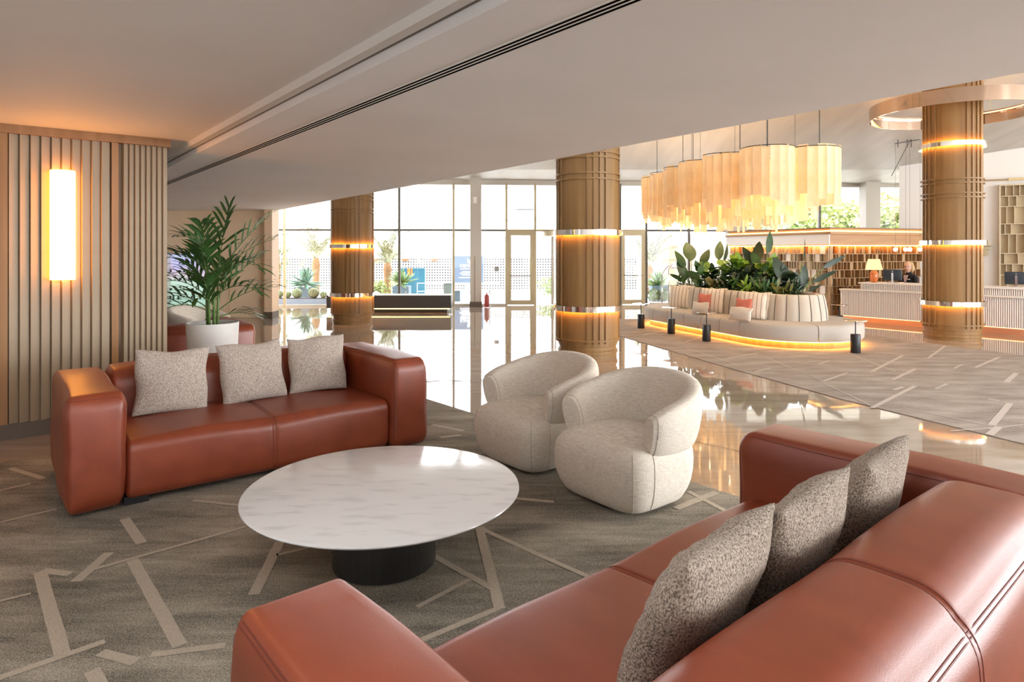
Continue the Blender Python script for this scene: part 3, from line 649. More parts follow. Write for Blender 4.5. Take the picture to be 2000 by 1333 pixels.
# ================================================================ HALL
def ring_pts(r, z, n=48): return [Vector((r*math.cos(2*PI*i/n), r*math.sin(2*PI*i/n), z)) for i in range(n)]
def hoop(r0, r1, z0, z1, n=64):
    return MB().loft([ring_pts(r0, z0, n), ring_pts(r1, z0, n), ring_pts(r1, z1, n), ring_pts(r0, z1, n)], loop=True)
def make_column(label, x, y, r, top, bands, angs, rings):
    t = thing('round_column', label, 'column', (x, y, 0), 0, 'oak clad round columns')
    MB().lathe([(r*.95, 0), (r*.95, .05), (r*.98, .055), (r*.98, .10), (r*.94, .105), (r*.94, .16), (r*.97, .165), (r*.97, .2)], 64).build('plinth', 'oak', t, True, angle=30)
    MB().lathe([(r, .2), (r, top)], 64).build('shaft', 'oak', t, True, angle=30)
    cam_d = Vector((-x, -y, 0)).normalized(); rt = Vector((y, -x, 0)).normalized()
    ribm = MB().box((0, 0, (top+.2)/2), (.022, .022, top-.22)).mesh('rib', 'oak')
    for c in angs:
        for k in range(4):
            ph = math.radians(c+(k-1.5)*11.5); d = cam_d*math.cos(ph)+rt*math.sin(ph)
            link('rib', ribm, t, d*(r+.009), math.atan2(d.y, d.x))
    for z in rings:
        hoop(r-.005, r+.026, z-.011, z+.011).build('ring_moulding', 'oak', t, True, angle=30)
    for z, upl, dnl in bands:
        b = hoop(r+.045, r+.062, z-.038, z+.038).build('band', 'mirror_steel', t, True, angle=30)
        hoop(r+.004, r+.046, z-.006, z+.006).build('band_bracket', 'brass', b)
        for on, s in ((upl, 1), (dnl, -1)):
            if on: hoop(r+.030, r+.044, z+s*.020-.008, z+s*.020+.008).build('led_strip', 'led_hidden', b)
    return t
RG = [2.70, 2.63, 2.46, 2.39, .26]
make_column('oak clad column between the tub chairs and the planter bench', 1.09, 9.35, .435, 4.5, [(1.755, 0, 1), (.69, 0, 1)], (17, -73, 107, 197), [2.87, 2.80, 2.58, 2.50, .25])
make_column('oak clad column farthest left, in front of the long dark bench', -3.32, 13.5, .42, 4.0, [(1.59, 1, 1), (.60, 0, 1)], (2, 92, -88, 182), [2.62, 2.55, 2.36, 2.29, .22])
make_column('oak clad column under the hanging copper ring by the reception desks', 7.53, 11.1, .435, 4.5, [(3.28, 1, 1), (1.635, 0, 1), (.615, 0, 1)], (-50, 45, 135, 225), RG)

# copper ring hung round the right column
hr = thing('copper_ring', 'polished copper hoop hung round the top of the right column', 'lamp', (7.53, 11.1, 3.80))
hoop(1.235, 1.25, 0, .23, 96).build('hoop', 'copper', hr, True, angle=30)
hoop(1.19, 1.235, .17, .18, 96).build('light_shelf', 'copper', hr)
hoop(1.20, 1.23, .185, .20, 96).build('led_strip', 'led_soft', hr)
for k in range(4):
    a = k*PI/2+.5; MB().tube([(1.24*math.cos(a), 1.24*math.sin(a), .23), (1.24*math.cos(a), 1.24*math.sin(a), .62)], .006).build('hanger', 'brass', hr)

# planter bench: stadium between two centres
C1, C2 = Vector((4.65, 10.79, 0)), Vector((3.775, 13.13, 0))
LB = (C1-C2).length; WD = (C1-C2).normalized(); ND = Vector((-WD.y, WD.x, 0))        # ND points away from the camera side
def stad(s, Rref):                                             # arc length s -> base point, outward direction
    per = 2*LB+2*PI*Rref; s %= per
    if s < LB: return C2+WD*s, -ND
    s -= LB
    if s < PI*Rref: a = s/Rref; return C1.copy(), -ND*math.cos(a)+WD*math.sin(a)
    s -= PI*Rref
    if s < LB: return C1-WD*s, ND
    a = (s-LB)/Rref; return C2.copy(), ND*math.cos(a)-WD*math.sin(a)
BO = C2*.5+C1*.5
bn = thing('planter_bench', 'long oval upholstered bench round a raised bed of plants', 'bench', BO)
def seg(s0, s1, prof, Rref, name, m, parent=bn, n=8, gap=.007, angle=35, crown=0):
    rings = []
    for i in range(n+1):
        f = i/n; s = s0+gap+(s1-s0-2*gap)*f; b, d = stad(s, Rref)
        sh = 0 if 0 < i < n else .012
        bul = crown*(1-(2*f-1)**2)
        rings.append([b+d*(r+bul*(k if len(pp) > 2 else 0))-BO+Z*z for pp in prof for r, z, k in [(pp[0], pp[1], pp[2] if len(pp) > 2 else 0)]])
    return MB().loft(rings).build(name, m, parent, True, angle=angle)
PER = 2*LB+2*PI*1.0
kick = MB().loft([[stad(PER*i/96, 1.0)[0]+stad(PER*i/96, 1.0)[1]*r-BO+Z*z for i in range(96)] for r, z in ((.97, .007), (.97, .115), (.5, .115))])
kick.build('kick_base', 'oak', bn, True, angle=30)
MB().loft([[stad(PER*i/96, 1.0)[0]+stad(PER*i/96, 1.0)[1]*r-BO+Z*z for i in range(96)] for r, z in ((.99, .110), (1.02, .110), (1.02, .119), (.99, .119))], loop=True).build('led_strip', 'led_hidden', bn)
sp = [(.45, .12), (1.055, .12), (1.068, .14, .4), (1.072, .22, .6), (1.068, .31, .5), (1.055, .345, .3), (1.03, .365, .2), (.98, .374, .1), (.8, .378), (.45, .378)]
cuts = [0, .50, 1.0, 1.50, 2.0, LB, LB+PI*.37, LB+PI*.68, LB+PI, LB+PI+.62, LB+PI+1.25, LB+PI+1.87, 2*LB+PI, 2*LB+PI*1.33, 2*LB+PI*1.66, PER]
for a, b in zip(cuts, cuts[1:]): seg(a, b, sp, 1.0, 'seat_cushion', 'bench_fabric', n=10, crown=.006)
RB = .50; PB = 2*LB+2*PI*RB; nb = 46
bp = [(.36, .37), (.545, .37, .3), (.535, .50, 1), (.505, .68, 1), (.485, .77, .8), (.468, .79, .4), (.43, .795), (.36, .79)]
for k in range(nb): seg(PB*k/nb, PB*(k+1)/nb, bp, RB, 'back_channel', 'bench_back_fabric', n=4, gap=.003, crown=.016)
pip = MB()
for k in range(nb):
    b, d = stad(PB*k/nb, RB); pip.tube([b+d*(r+.004)-BO+Z*z for r, z in ((.545, .375), (.535, .5), (.505, .68), (.485, .77), (.468, .79))], .0055, 5)
pip.build('channel_seam', 'bench_piping', bn)
MB().loft([[stad(PB*i/72, RB)[0]+stad(PB*i/72, RB)[1]*r-BO+Z*z for i in range(72)] for r, z in ((.37, .70), (.02, .72))]).build('soil', 'soil', bn)

# plants in the bench
def leaf_mb(mb, p, d, up, l, wd, n=6, curl=.25, fold=.12, shape=1.0):
    d = d.normalized(); s = d.cross(up).normalized(); u = s.cross(d).normalized(); vs = []; c = Vector(p); t = d.copy()
    for i in range(n+1):
        f = i/n; ww = wd/2*(math.sin(PI*min(1, (f**shape)*.97+.03))**.75) if 0 < i < n else wd*.03
        vs += [c+s*ww+u*ww*fold, c, c-s*ww+u*ww*fold]
        t = (t-u*curl/n).normalized(); c = c+t*(l/n)
    fs = []
    for i in range(n):
        a = 3*i; fs += [(a, a+1, a+4, a+3), (a+1, a+2, a+5, a+4)]
    mb.add(vs, fs)
def paddle(label, base, leaves, m='paddle_leaf'):
    t = thing('bird_of_paradise', label, 'plant', base, 0, 'big paddle leaved plants in the bench')
    for az, el, h, l, wd, face in leaves:
        hd = Vector((math.cos(az), math.sin(az), 0)); e = hd*(h/math.tan(el))+Z*h
        MB().tube([(0, 0, -.03), e*.5+Z*.03, e], [.012, .009, .006], 6).build('stalk', 'palm_stem', t)
        lm = MB(); d = (hd*.45+Z).normalized() if el > .9 else (hd+Z*.55).normalized()
        up = Vector((math.cos(face), math.sin(face), .15)); leaf_mb(lm, e-d*.02, d, up, l, wd, 8, .25, .18, .85); lm.build('leaf', m, t, True)
def bp3(px, py, D): return Vector(((px-CX)/F*D, D, .70))
PI2 = PI/2
paddle('paddle leaved plant at the far left end of the planter bench', bp3(1352, 0, 13.1), [(1.8, 1.5, 0.61, 0.45, 0.27, -PI2), (2.9, 1.25, 0.46, 0.41, 0.19, -PI2+.4), (.1, 1.2, 0.51, 0.39, 0.18, -PI2-.5), (3.1, 1.1, 0.23, 0.45, 0.19, -PI2), (3.3, .75, 0.21, 0.32, 0.09, 1)])
paddle('paddle leaved plant second from the left, two upright leaves over the bench', bp3(1404, 0, 12.7), [(1.2, 1.5, 0.63, 0.45, 0.18, -PI2-.5), (.3, 1.4, 0.61, 0.37, 0.17, -.6), (3.0, .6, 0.26, 0.32, 0.16, 1.0)], 'paddle_leaf')
paddle('dark paddle leaved plant with bunched leaves in the bench middle', bp3(1478, 0, 12.2), [(2.2, 1.4, 0.51, 0.45, 0.22, -PI2+.3), (1.0, 1.5, 0.59, 0.48, 0.20, -PI2-.4), (2.9, 1.2, 0.32, 0.43, 0.20, -PI2)], 'dark_leaf')
paddle('paddle leaved plant with one tall leaf behind the bench middle', bp3(1492, 0, 12.0), [(.6, 1.45, 0.76, 0.48, 0.19, -PI2+.5), (2.0, 1.3, 0.49, 0.37, 0.18, -PI2)])
paddle('paddle leaved plant at the near right end, leaning leaves', bp3(1556, 0, 11.2), [(.6, 1.3, 0.63, 0.45, 0.11, -PI2+1.0), (3.0, 1.0, 0.26, 0.50, 0.25, -PI2), (.1, .80, 0.51, 0.43, 0.10, 1.2), (-.1, .75, 0.26, 0.45, 0.09, 1.2), (.4, 1.1, 0.13, 0.50, 0.22, -PI2+.3), (-.2, .5, 0.11, 0.24, 0.06, 1.0)], 'dark_leaf')
def bushy(name, label, cat, base, h, rad, nst, nl, l, wd, m, tip=None, seed=1, group=None, tipn=2):
    rnd = random.Random(seed); t = thing(name, label, cat, base, 0, group); lf = MB(); tp = MB(); st = MB()
    for s in range(nst):
        a = rnd.uniform(0, 2*PI); q = rad*math.sqrt(rnd.random()); hh = h*rnd.uniform(.7, 1.0) if s else h
        x, y = q*math.cos(a), q*math.sin(a); st.tube([(x*.4, y*.4, -.03), (x, y, hh*.6), (x*1.05, y*1.05, hh)], [.009, .007, .004], 5)
        for k in range(nl):
            f = (k+.6)/nl; az = 2.4*k+rnd.uniform(-.5, .5); el = rnd.uniform(.0, .7) if f < .85 else rnd.uniform(.7, 1.2)
            d = Vector((math.cos(az)*math.cos(el), math.sin(az)*math.cos(el), math.sin(el)))
            leaf_mb(tp if tip and f > 1-tipn/nl else lf, (x*f, y*f, hh*f), d, Z if el < .9 else Vector((0, -1, .2)), l*rnd.uniform(.75, 1.15), wd*rnd.uniform(.8, 1.15), 4, .5, .15)
    lf.build('foliage', m, t, True); st.build('stem', 'palm_stem', t)
    if tip: tp.build('new_leaf', tip, t, True)
G = 'bushy leafed plants in the bench'
bushy('fiddle_leaf_fig', 'bushy green fig beside the far left paddle plant', 'plant', bp3(1378, 0, 12.9), .48, .17, 8, 14, .19, .13, 'fig_leaf', 'lime_leaf', 11, G, 1)
bushy('fiddle_leaf_fig', 'bushy fig with lime tips left of the bench middle', 'plant', bp3(1425, 0, 12.4), .54, .17, 8, 15, .19, .13, 'fig_leaf', 'lime_leaf', 12, G)
bushy('fiddle_leaf_fig', 'tallest lime tipped fig in the bench middle', 'plant', bp3(1445, 0, 12.2), .66, .15, 8, 17, .19, .13, 'fig_leaf', 'lime_leaf', 13, G)
bushy('fiddle_leaf_fig', 'bushy fig right of the bench middle under the tall leaf', 'plant', bp3(1503, 0, 11.6), .62, .17, 8, 16, .19, .13, 'fig_leaf', 'lime_leaf', 14, G)
bushy('rubber_plant', 'dark leafed plant between the two middle figs', 'plant', bp3(1467, 0, 11.9), .44, .17, 8, 12, .2, .13, 'dark_leaf', None, 15, G)
bushy('rubber_plant', 'dark leafed plant near the right end of the bench', 'plant', bp3(1540, 0, 11.2), .42, .17, 8, 12, .2, .13, 'dark_leaf', None, 16, G)
bushy('rubber_plant', 'dark leafed plant at the back of the planter', 'plant', bp3(1400, 0, 12.9), .44, .17, 8, 12, .2, .13, 'dark_leaf', None, 17, G)
G2 = 'low strappy plants along the bench edge'
for i, (x, D, m, lb) in enumerate(((1335, 13.2, 'palm_leaf', 'low grassy green plant at the far left bench end'), (1362, 12.9, 'palm_leaf', 'low grassy plant below the far left paddle leaves'), (1390, 12.5, 'croton_leaf', 'yellow flecked low plant left of the bench middle'), (1412, 12.3, 'dark_leaf', 'dark low strappy plant left of the bench middle'),
        (1440, 12.0, 'fig_leaf', 'green low strappy plant in the bench middle'), (1463, 11.6, 'lime_leaf', 'lime low plant right of the bench middle'), (1487, 11.3, 'fig_leaf', 'green low plant under the tallest paddle leaf'), (1530, 10.75, 'croton_leaf', 'yellow striped low plant nearest the right bench end'), (1558, 10.75, 'dark_leaf', 'dark low plant at the right bench end'), (1508, 10.95, 'palm_leaf', 'low grassy plant between figs and yellow striped plant'))):
    bushy('low_plant', lb, 'plant', bp3(x, 0, D), .17, .13, 5, 11, .21, .05, m, None, 30+i, G2)

# little side tables round the bench
def side_table(x, y, label):
    p = fl(x, y); p.y += .07; p.x *= p.y/(p.y-.07)
    t = thing('side_table', label, 'table', p+Z*.0075, 0, 'black pedestal side tables by the planter bench')
    MB().lathe([(.066, 0), (.068, .004), (.068, .268), (.066, .272)], 24).build('drum_base', 'black', t, True, angle=30)
    MB().tube([(0, 0, .27), (0, 0, .47)], .008, 8).build('rod', 'black', t)
    MB().lathe([(.155, .468), (.165, .470), (.165, .476), (.155, .478)], 32).build('top', 'mirror_steel', t, True, angle=30)
side_table(1252, 643, 'black pedestal table farthest left along the planter bench')
side_table(1311, 654, 'black pedestal table second from the left by the bench')
side_table(1380, 669, 'black pedestal table before the middle of the bench')
side_table(1671, 692, 'black pedestal table at the near right end of the bench')
side_table(1639, 646, 'black pedestal table half hidden behind the right bench end')

# cushions on the bench
def bench_cushion(px, D, z, w, h, m, label, yaw=0, lean=.3, seed=1, t=.12, grp='cushions on the planter bench'):
    rz = math.atan2(-ND.x, ND.y)+PI+PI+yaw
    R = Matrix.Rotation(rz, 3, 'Z') @ Matrix.Rotation(-lean, 3, 'X')
    return cushion('bench_cushion', label, m, w, h, t, Vector(((px-CX)/F*D, D, z)), R.to_euler(), seed, grp)
bench_cushion(1328, 12.72, .60, .45, .45, 'striped_cushion', 'striped cushion at the far left of the bench, front one', .55, .25, 40)
bench_cushion(1338, 12.86, .60, .43, .45, 'striped_cushion', 'striped cushion at the far left of the bench, behind its twin', .15, .22, 41)
bench_cushion(1391, 11.72, .60, .43, .45, 'striped_cushion', 'striped cushion in the middle group, front one', .55, .25, 42)
bench_cushion(1401, 11.82, .60, .43, .45, 'striped_cushion', 'striped cushion in the middle group, leaning behind', .1, .2, 43)
bench_cushion(1375, 11.62, .585, .27, .30, 'red_cushion', 'dusty red cushion in the middle group', .3, .25, 44)
bench_cushion(1368, 11.50, .485, .34, .22, 'beige_cushion', 'small plain beige cushion in the middle group', .3, .3, 45, .10)
bench_cushion(1472, 10.62, .60, .43, .45, 'striped_cushion', 'striped cushion in the right hand group, front one', .5, .25, 46)
bench_cushion(1484, 10.74, .60, .43, .45, 'striped_cushion', 'striped cushion in the right hand group, leaning behind', .05, .2, 47)
bench_cushion(1452, 10.55, .575, .29, .30, 'red_cushion', 'dusty red cushion in the right hand group', .3, .25, 48)
bench_cushion(1446, 10.42, .485, .40, .22, 'beige_cushion', 'small plain beige cushion in the right hand group', .3, .3, 49, .10)

# chandelier of hanging strips
CB = Vector((3.82, 11.75, 0))
ch = thing('strip_chandelier', 'long wavy chandelier of hanging amber parchment strips above the bench', 'chandelier', CB+Z*2.0)
ca = Vector((.10, -1, 0)).normalized(); cb = Vector((1, .10, 0)).normalized()
sms = {}
rnd = random.Random(21)
for k in range(4):
    wd = (.13, .155, .115, .14)[k]; sms[k] = []
    for L in (.70, .78, .86):
        mb = MB(); n = 4; vs = []
        rings = [[Vector((wd*(q/6-.5), .010*math.cos((q/6-.5)*2.6)+.004*math.sin(3*i+k), -L*i/n)) for q in range(7)]+[Vector((wd*(q/6-.5), .003+.010*math.cos((q/6-.5)*2.6)+.004*math.sin(3*i+k), -L*i/n)) for q in range(6, -1, -1)] for i in range(n+1)]
        sms[k].append(MB().loft(rings).mesh('strip', 'parchment', True, 40))
def scallop(la, lb, nl, amp, ph, n=2400):                        # closed curve of round lobes with narrow clefts
    base = []
    for i in range(n):
        a = 2*PI*i/n; c, s_ = math.cos(a), math.sin(a); p = 2/2.6
        base.append(ca*(math.copysign(abs(c)**p, c)*la)+cb*(math.copysign(abs(s_)**p, s_)*lb))
    cum = [0]
    for i in range(n): cum.append(cum[-1]+(base[(i+1) % n]-base[i]).length)
    out = []
    for i in range(n):
        t = (base[(i+3) % n]-base[i-3]).normalized(); nrm = Vector((t.y, -t.x, 0)); nrm = nrm if nrm.dot(base[i]) > 0 else -nrm
        f = cum[i]/cum[-1]*nl+ph; out.append(base[i]+nrm*(amp*abs(math.sin(PI*f))**.8))
    return out
def loopstrips(curve, ztop, step, jit):
    n = len(curve); cum = [0]
    for i in range(n): cum.append(cum[-1]+(curve[(i+1) % n]-curve[i]).length)
    m = int(cum[-1]/step); j = 0
    for k in range(m):
        s_ = cum[-1]*k/m
        while cum[j+1] < s_: j += 1
        t = (curve[(j+4) % n]-curve[j-4]).normalized()
        link('strip', rnd.choice(sms[rnd.randrange(4)]), ch, curve[j]+Z*(ztop+rnd.uniform(-jit, jit*.3)), math.atan2(t.y, t.x)+rnd.uniform(-.2, .2))
o1, o2 = scallop(2.45, .74, 14, .37, 0), scallop(2.2, .46, 11, .30, 0)
loopstrips(o1, 1.0, .128, .05); loopstrips(o2, .82, .17, .10); loopstrips(scallop(1.7, .20, 6, .15, 0), .74, .2, .10)
for cv, z in ((o1, .985), (o2, .84)): MB().tube([q+Z*z for q in cv[::6]]+[cv[0]+Z*z], .006, 5, False).build('frame', 'black', ch)
for s in (-1.8, -.6, .6, 1.8): MB().tube([ca*s-cb*.84+Z*.985, ca*s+cb*.84+Z*.985], .006, 5).build('frame', 'black', ch)
for s, b in ((-2.0, 0), (-1.2, .05), (-.4, -.05), (.4, .05), (1.2, -.25), (1.95, .15)):
    p = ca*s+cb*b
    so_ = MB().lathe([(.02, .80), (.02, .90), (.006, .92), (.006, .99)], 10, p).build('bulb_socket', 'black', ch)
    MB().sphere(p+Z*.75, .045).build('bulb', 'bulb_glow', so_, True)
    l = bpy.data.lights.new('bulb_light', 'POINT'); l.energy = 12; l.color = (1, .68, .37); l.shadow_soft_size = .12
    lo = bpy.data.objects.new('bulb_light', l); COL.objects.link(lo); lo.parent = ch; lo.location = p+Z*.55
cz = lambda y: (4.5 if y < 11 else 4.5-(y-11)*.2)-2.0
for s, b, thick in ((-2.2, -.5, .006), (-1.2, -.3, .006), (.1, -.6, .006), (.9, -.1, .007), (1.45, .1, .008), (1.9, .7, .007), (2.2, -.3, .003), (1.2, .7, .003), (-.6, .5, .003), (-1.8, .3, .003), (.5, -.78, .003), (2.4, .4, .003)):
    p = ca*s+cb*b; MB().tube([p+Z*.98, p+Z*(cz(CB.y+p.y)+.005)], thick, 5).build('cable', 'black', ch)
p = ca*.62+cb*-.42
cp = MB().loft([[Vector((x*.055+.22*(1 if math.cos(2*PI*i/24) > 0 else -1)*0+.055*0, 0, 0)) if 0 else p+ca*(.20*(1 if math.cos(2*PI*i/24) > 0 else -1)+.06*math.cos(2*PI*i/24))+cb*(.06*math.sin(2*PI*i/24))+Z*z for i in range(24) for x in (0,)] for z in (cz(CB.y+p.y)-.035, cz(CB.y+p.y)+.01)])
cp.build('ceiling_rose', 'rail_grey', ch)

# ================================================================ RECEPTION
KC = Vector((6.96, 14.2, 0)); KR = math.atan2(N.y, N.x)
kb = thing('reception_cabinet', 'tall oak lattice block with glowing cornice behind the reception desk', 'cabinet', KC, KR)
LA, LD = 2.9, 3.4                                               # right face along +x, left face along +y
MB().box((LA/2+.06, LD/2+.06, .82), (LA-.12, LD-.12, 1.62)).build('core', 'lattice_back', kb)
MB().box((LA/2+.02, LD/2+.02, 1.74), (LA+.0, LD+.0, .24)).build('fascia', 'fascia_oak', kb)
MB().box((-.012, LD/2, 1.75), (.02, LD, .22)).build('side_fascia', 'white_desk', kb)
MB().box((LA/2, LD/2, 1.945), (LA-.06, LD-.06, .09)).build('cornice_core', 'fascia_oak', kb)
c = MB(); c.box((LA/2, -.03, 1.885), (LA+.1, .06, .05)); c.box((-.03, LD/2, 1.885), (.06, LD, .05)); c.build('cornice_lip', 'fascia_oak', kb)
MB().box((LA/2, LD/2, 2.0), (LA, LD, .03)).build('cornice_top', 'oak', kb)
c = MB(); c.box((LA/2, .012, 1.935), (LA, .02, .025)); c.box((.012, LD/2, 1.935), (.02, LD, .025)); c.build('cornice_led', 'led', kb)
c = MB(); c.box((LA/2, .03, 1.612), (LA, .03, .014)); c.box((.03, LD/2, 1.612), (.03, LD, .014)); c.build('fascia_led', 'led_row', kb)
shm = MB().box((0, 0, 0), (LA, .12, .012)).mesh('shelf', 'lattice_oak'); shl = MB().box((0, 0, 0), (.12, LD, .012)).mesh('shelf', 'pale_lattice')
dvm = MB().box((0, 0, 0), (.012, .118, .166)).mesh('divider', 'lattice_oak'); dvl = MB().box((0, 0, 0), (.118, .012, .166)).mesh('divider', 'pale_lattice')
MB().box((.0, .0, .81), (.03, .03, 1.6)).build('corner_post', 'lattice_oak', kb)
bxm = [MB().box((0, 0, 0), (w_, .05, .166)).mesh('block', m) for w_, m in ((.10, 'lattice_oak'), (.16, 'oak'), (.13, 'lattice_oak'))]
bxl = [MB().box((0, 0, 0), (.05, w_, .166)).mesh('block', m) for w_, m in ((.10, 'pale_lattice'), (.16, 'white_desk'), (.12, 'lattice_oak'))]
rnd = random.Random(9)
for k in range(9):
    z = 1.60-.178*k
    link('shelf', shm, kb, (LA/2, .06, z-.166-.006)); link('shelf', shl, kb, (.06, LD/2, z-.166-.006))
    x = .05
    while x < LA-.05:
        link('divider', dvm, kb, (x, .06, z-.083)); s = rnd.choice((.07, .10, .16, .20, .13))
        if s > .12 and rnd.random() < .6: q = rnd.randrange(3); link('block', bxm[q], kb, (x+s/2, .09, z-.083))
        x += s
    x = .05
    while x < LD-.05:
        link('divider', dvl, kb, (.06, x, z-.083)); s = rnd.choice((.08, .12, .18, .24))
        if s > .1 and rnd.random() < .55: q = rnd.randrange(3); link('block', bxl[q], kb, (.07, x+s/2, z-.083))
        x += s
DR = math.atan2(-V.y, -V.x)                                     # desks run along -V, backs along U
def desk(label, t0, t1, step, end=False):
    o = Vector((7.02, 13.89, 0))-V*t0; L = t1-t0
    t = thing('reception_desk', label, 'desk', o, DR, 'reeded reception desks')
    MB().box((L/2, .40, .40), (L, .70, .56)).build('body', 'desk_dark', t)
    MB().box((L/2, .10, .675), (L+.02, .24, .025)).build('lower_top', 'white_desk', t)
    MB().box((step+(L-step)/2, .42, .735), (L-step, .56, .13)).build('upper_body', 'desk_dark', t)
    MB().box((step+(L-step)/2, .40, .822), (L-step+.04, .66, .022)).build('upper_top', 'white_desk', t)
    r1 = MB(); r2 = MB(); n = int(L/.033)
    for k in range(n):
        x = .016+.033*k; r1.lathe([(.0125, .12), (.0125, .663)], 6, (x, .045, 0))
        if x > step: r2.lathe([(.011, .688), (.011, .812)], 6, (x, .135, 0))
    for k in range(20): r1.lathe([(.0125, .12), (.0125, .663)], 6, (-.002, .06+.033*k, 0))
    tag(r1.build('reeding', 'white_desk', t), kind='stuff'); tag(r2.build('upper_reeding', 'white_desk', t), kind='stuff')
    MB().box((L/2, .40, .06), (L-.04, .62, .12)).build('plinth', 'copper_plinth', t)
    MB().box((L/2, .075, .112), (L-.04, .03, .012)).build('led_strip', 'led_pink', t)
    return t
dk1 = desk('white reeded reception desk left of the column, lamp and monitor on it', 0, 2.05, .36)
dk2 = desk('reeded reception desk at the right edge of the picture', 2.40, 5.6, .02)

tl = thing('table_lamp', 'orange ceramic lamp with glowing cream shade on the reception desk', 'lamp', local(dk1, (.54, .36, .833)))
MB().lathe([(.045, 0), (.065, .02), (.085, .10), (.085, .17), (.06, .235), (.022, .25), (.018, .28)], 24).build('body', 'orange_ceramic', tl, True, angle=60)
MB().lathe([(.165, .265), (.112, .49)], 32, cap=False).build('shade', 'lampshade_glow', tl, True)
MB().lathe([(.006, .27), (.006, .48)], 8).build('stem', 'brass', tl)
def monitor(label, loc, rz):
    t = thing('monitor', label, 'monitor', loc, rz, 'monitors on the reception desks')
    MB().rbox((0, 0, .165), (.34, .035, .23), .012, 3, 2).build('screen', 'screen_back', t, True, angle=40)
    MB().box((0, -.03, .11), (.035, .02, .20)).build('neck', 'chrome', t)
    MB().box((0, -.02, .008), (.20, .15, .016)).build('foot', 'chrome', t)
    MB().lathe([(.012, -.004), (.012, .004)], 12, (0, 0, 0)).build('badge', 'chrome', t, loc=(0, -.02, .24)).rotation_euler.x = PI/2
monitor('dark monitor beside the orange lamp, seen from behind', local(dk1, (.88, .42, .833)), DR+.25)
monitor('dark monitor on the right hand reception desk', local(dk2, (.56, .45, .833)), DR+.2)

# receptionist: one skinned body, sitting behind the desk
pe_o = Vector((8.577, 14.02, 0)); PA = math.radians(200)          # faces -x side of the picture and a little towards us
pe = thing('person', 'person with glasses and blond hair in a dark blazer sitting behind the desk', 'person', pe_o, PA+PI/2)
# local axes: front -Y, width X
def skin(name, m, joints, bones, parent, sub=2):
    me = bpy.data.meshes.new(name); me.from_pydata([j[0] for j in joints], bones, []); me.materials.append(M[m])
    o = bpy.data.objects.new(name, me); COL.objects.link(o); o.parent = parent
    md = o.modifiers.new('skin', 'SKIN'); md.use_smooth_shade = True
    for d, j in zip(me.skin_vertices[0].data, joints):
        r = j[1]; d.radius = r if isinstance(r, tuple) else (r, r)
    me.skin_vertices[0].data[0].use_root = True
    s = o.modifiers.new('sub', 'SUBSURF'); s.levels = s.render_levels = sub
    return o
joints = [((0, .02, .50), (.15, .12)), ((0, .02, .66), (.125, .10)), ((0, .01, .82), (.145, .105)), ((0, 0, .95), (.12, .08)), ((0, 0, 1.005), .055), ((0, -.012, 1.06), .05)]
bones = [(0, 1), (1, 2), (2, 3), (3, 4), (4, 5)]
for s in (-1, 1):
    k = len(joints)
    joints += [((s*.165, .01, .935), .058), ((s*.205, -.04, .74), .046), ((s*.16, -.25, .80), .034), ((s*.145, -.30, .815), .026), ((s*.14, -.36, .82), (.036, .016))]
    bones += [(3, k), (k, k+1), (k+1, k+2), (k+2, k+3), (k+3, k+4)]
    k = len(joints)
    joints += [((s*.09, -.02, .50), .085), ((s*.10, -.40, .50), .062), ((s*.10, -.42, .28), .05), ((s*.10, -.40, .08), .036), ((s*.10, -.50, .035), .034)]
    bones += [(0, k), (k, k+1), (k+1, k+2), (k+2, k+3), (k+3, k+4)]
body = skin('body', 'jacket', joints, bones, pe)
fing = []
for s in (-1, 1):
    for q, (dx, ln) in enumerate(((-.03, .062), (-.01, .075), (.01, .070), (.03, .055))):
        a = Vector((s*.14+dx*.9, -.375, .825)); fing.append(skin('finger', 'skin', [((a.x, a.y+.02, a.z), .009), ((a.x, a.y-ln*.5, a.z+.006), .008), ((a.x, a.y-ln, a.z-.012), .007)], [(0, 1), (1, 2)], pe, 1))
    a = Vector((s*.14-s*.035, -.34, .82)); skin('thumb', 'skin', [((a.x, a.y, a.z), .010), ((a.x-s*.02, a.y-.03, a.z), .009), ((a.x-s*.025, a.y-.055, a.z-.008), .008)], [(0, 1), (1, 2)], pe, 1)
hd = MB()
rings = []
for i in range(17):                                             # head as lofted ovals: jaw, cheeks, brow, crown
    f = i/16; z = 1.03+.225*f
    wx = .077*math.sin(PI*min(1, .12+.80*f+.0))**.55 if f < .96 else .03
    fy = .5+.5*f; rx = wx*(.72+.28*min(1, f/.45)); ry = .093*math.sin(PI*(.13+.80*f))**.5*(.78+.22*min(1, f/.4)); cy = -.022+.018*f
    r = []
    for q in range(24):
        a = 2*PI*q/24; x, y = rx*math.cos(a), cy+ry*math.sin(a); fr_ = max(0, -math.sin(a))**9
        y -= fr_*(.022*math.exp(-((f-.40)/.09)**2)+.006*math.exp(-((f-.62)/.10)**2)+.006*math.exp(-((f-.16)/.07)**2)-.006*math.exp(-((f-.52)/.04)**2))
        r.append(Vector((x, y, z)))
    rings.append(r)
head = hd.loft(rings).build('head', 'skin', pe, True)
e = MB()
for s in (-1, 1): e.sphere((s*.031, -.098, 1.145), .011, 8, 6)
e.build('eyes', 'eye_white', head, True)
MB().sphere((0, -.098, 1.083), .02, 10, 6, (1, .5, .28)).build('mouth', 'lips', head, True)
e = MB()
for s in (-1, 1): e.sphere((s*.079, .005, 1.135), .028, 8, 6, (.3, .6, 1))
e.build('ears', 'skin', head, True)
g = MB()
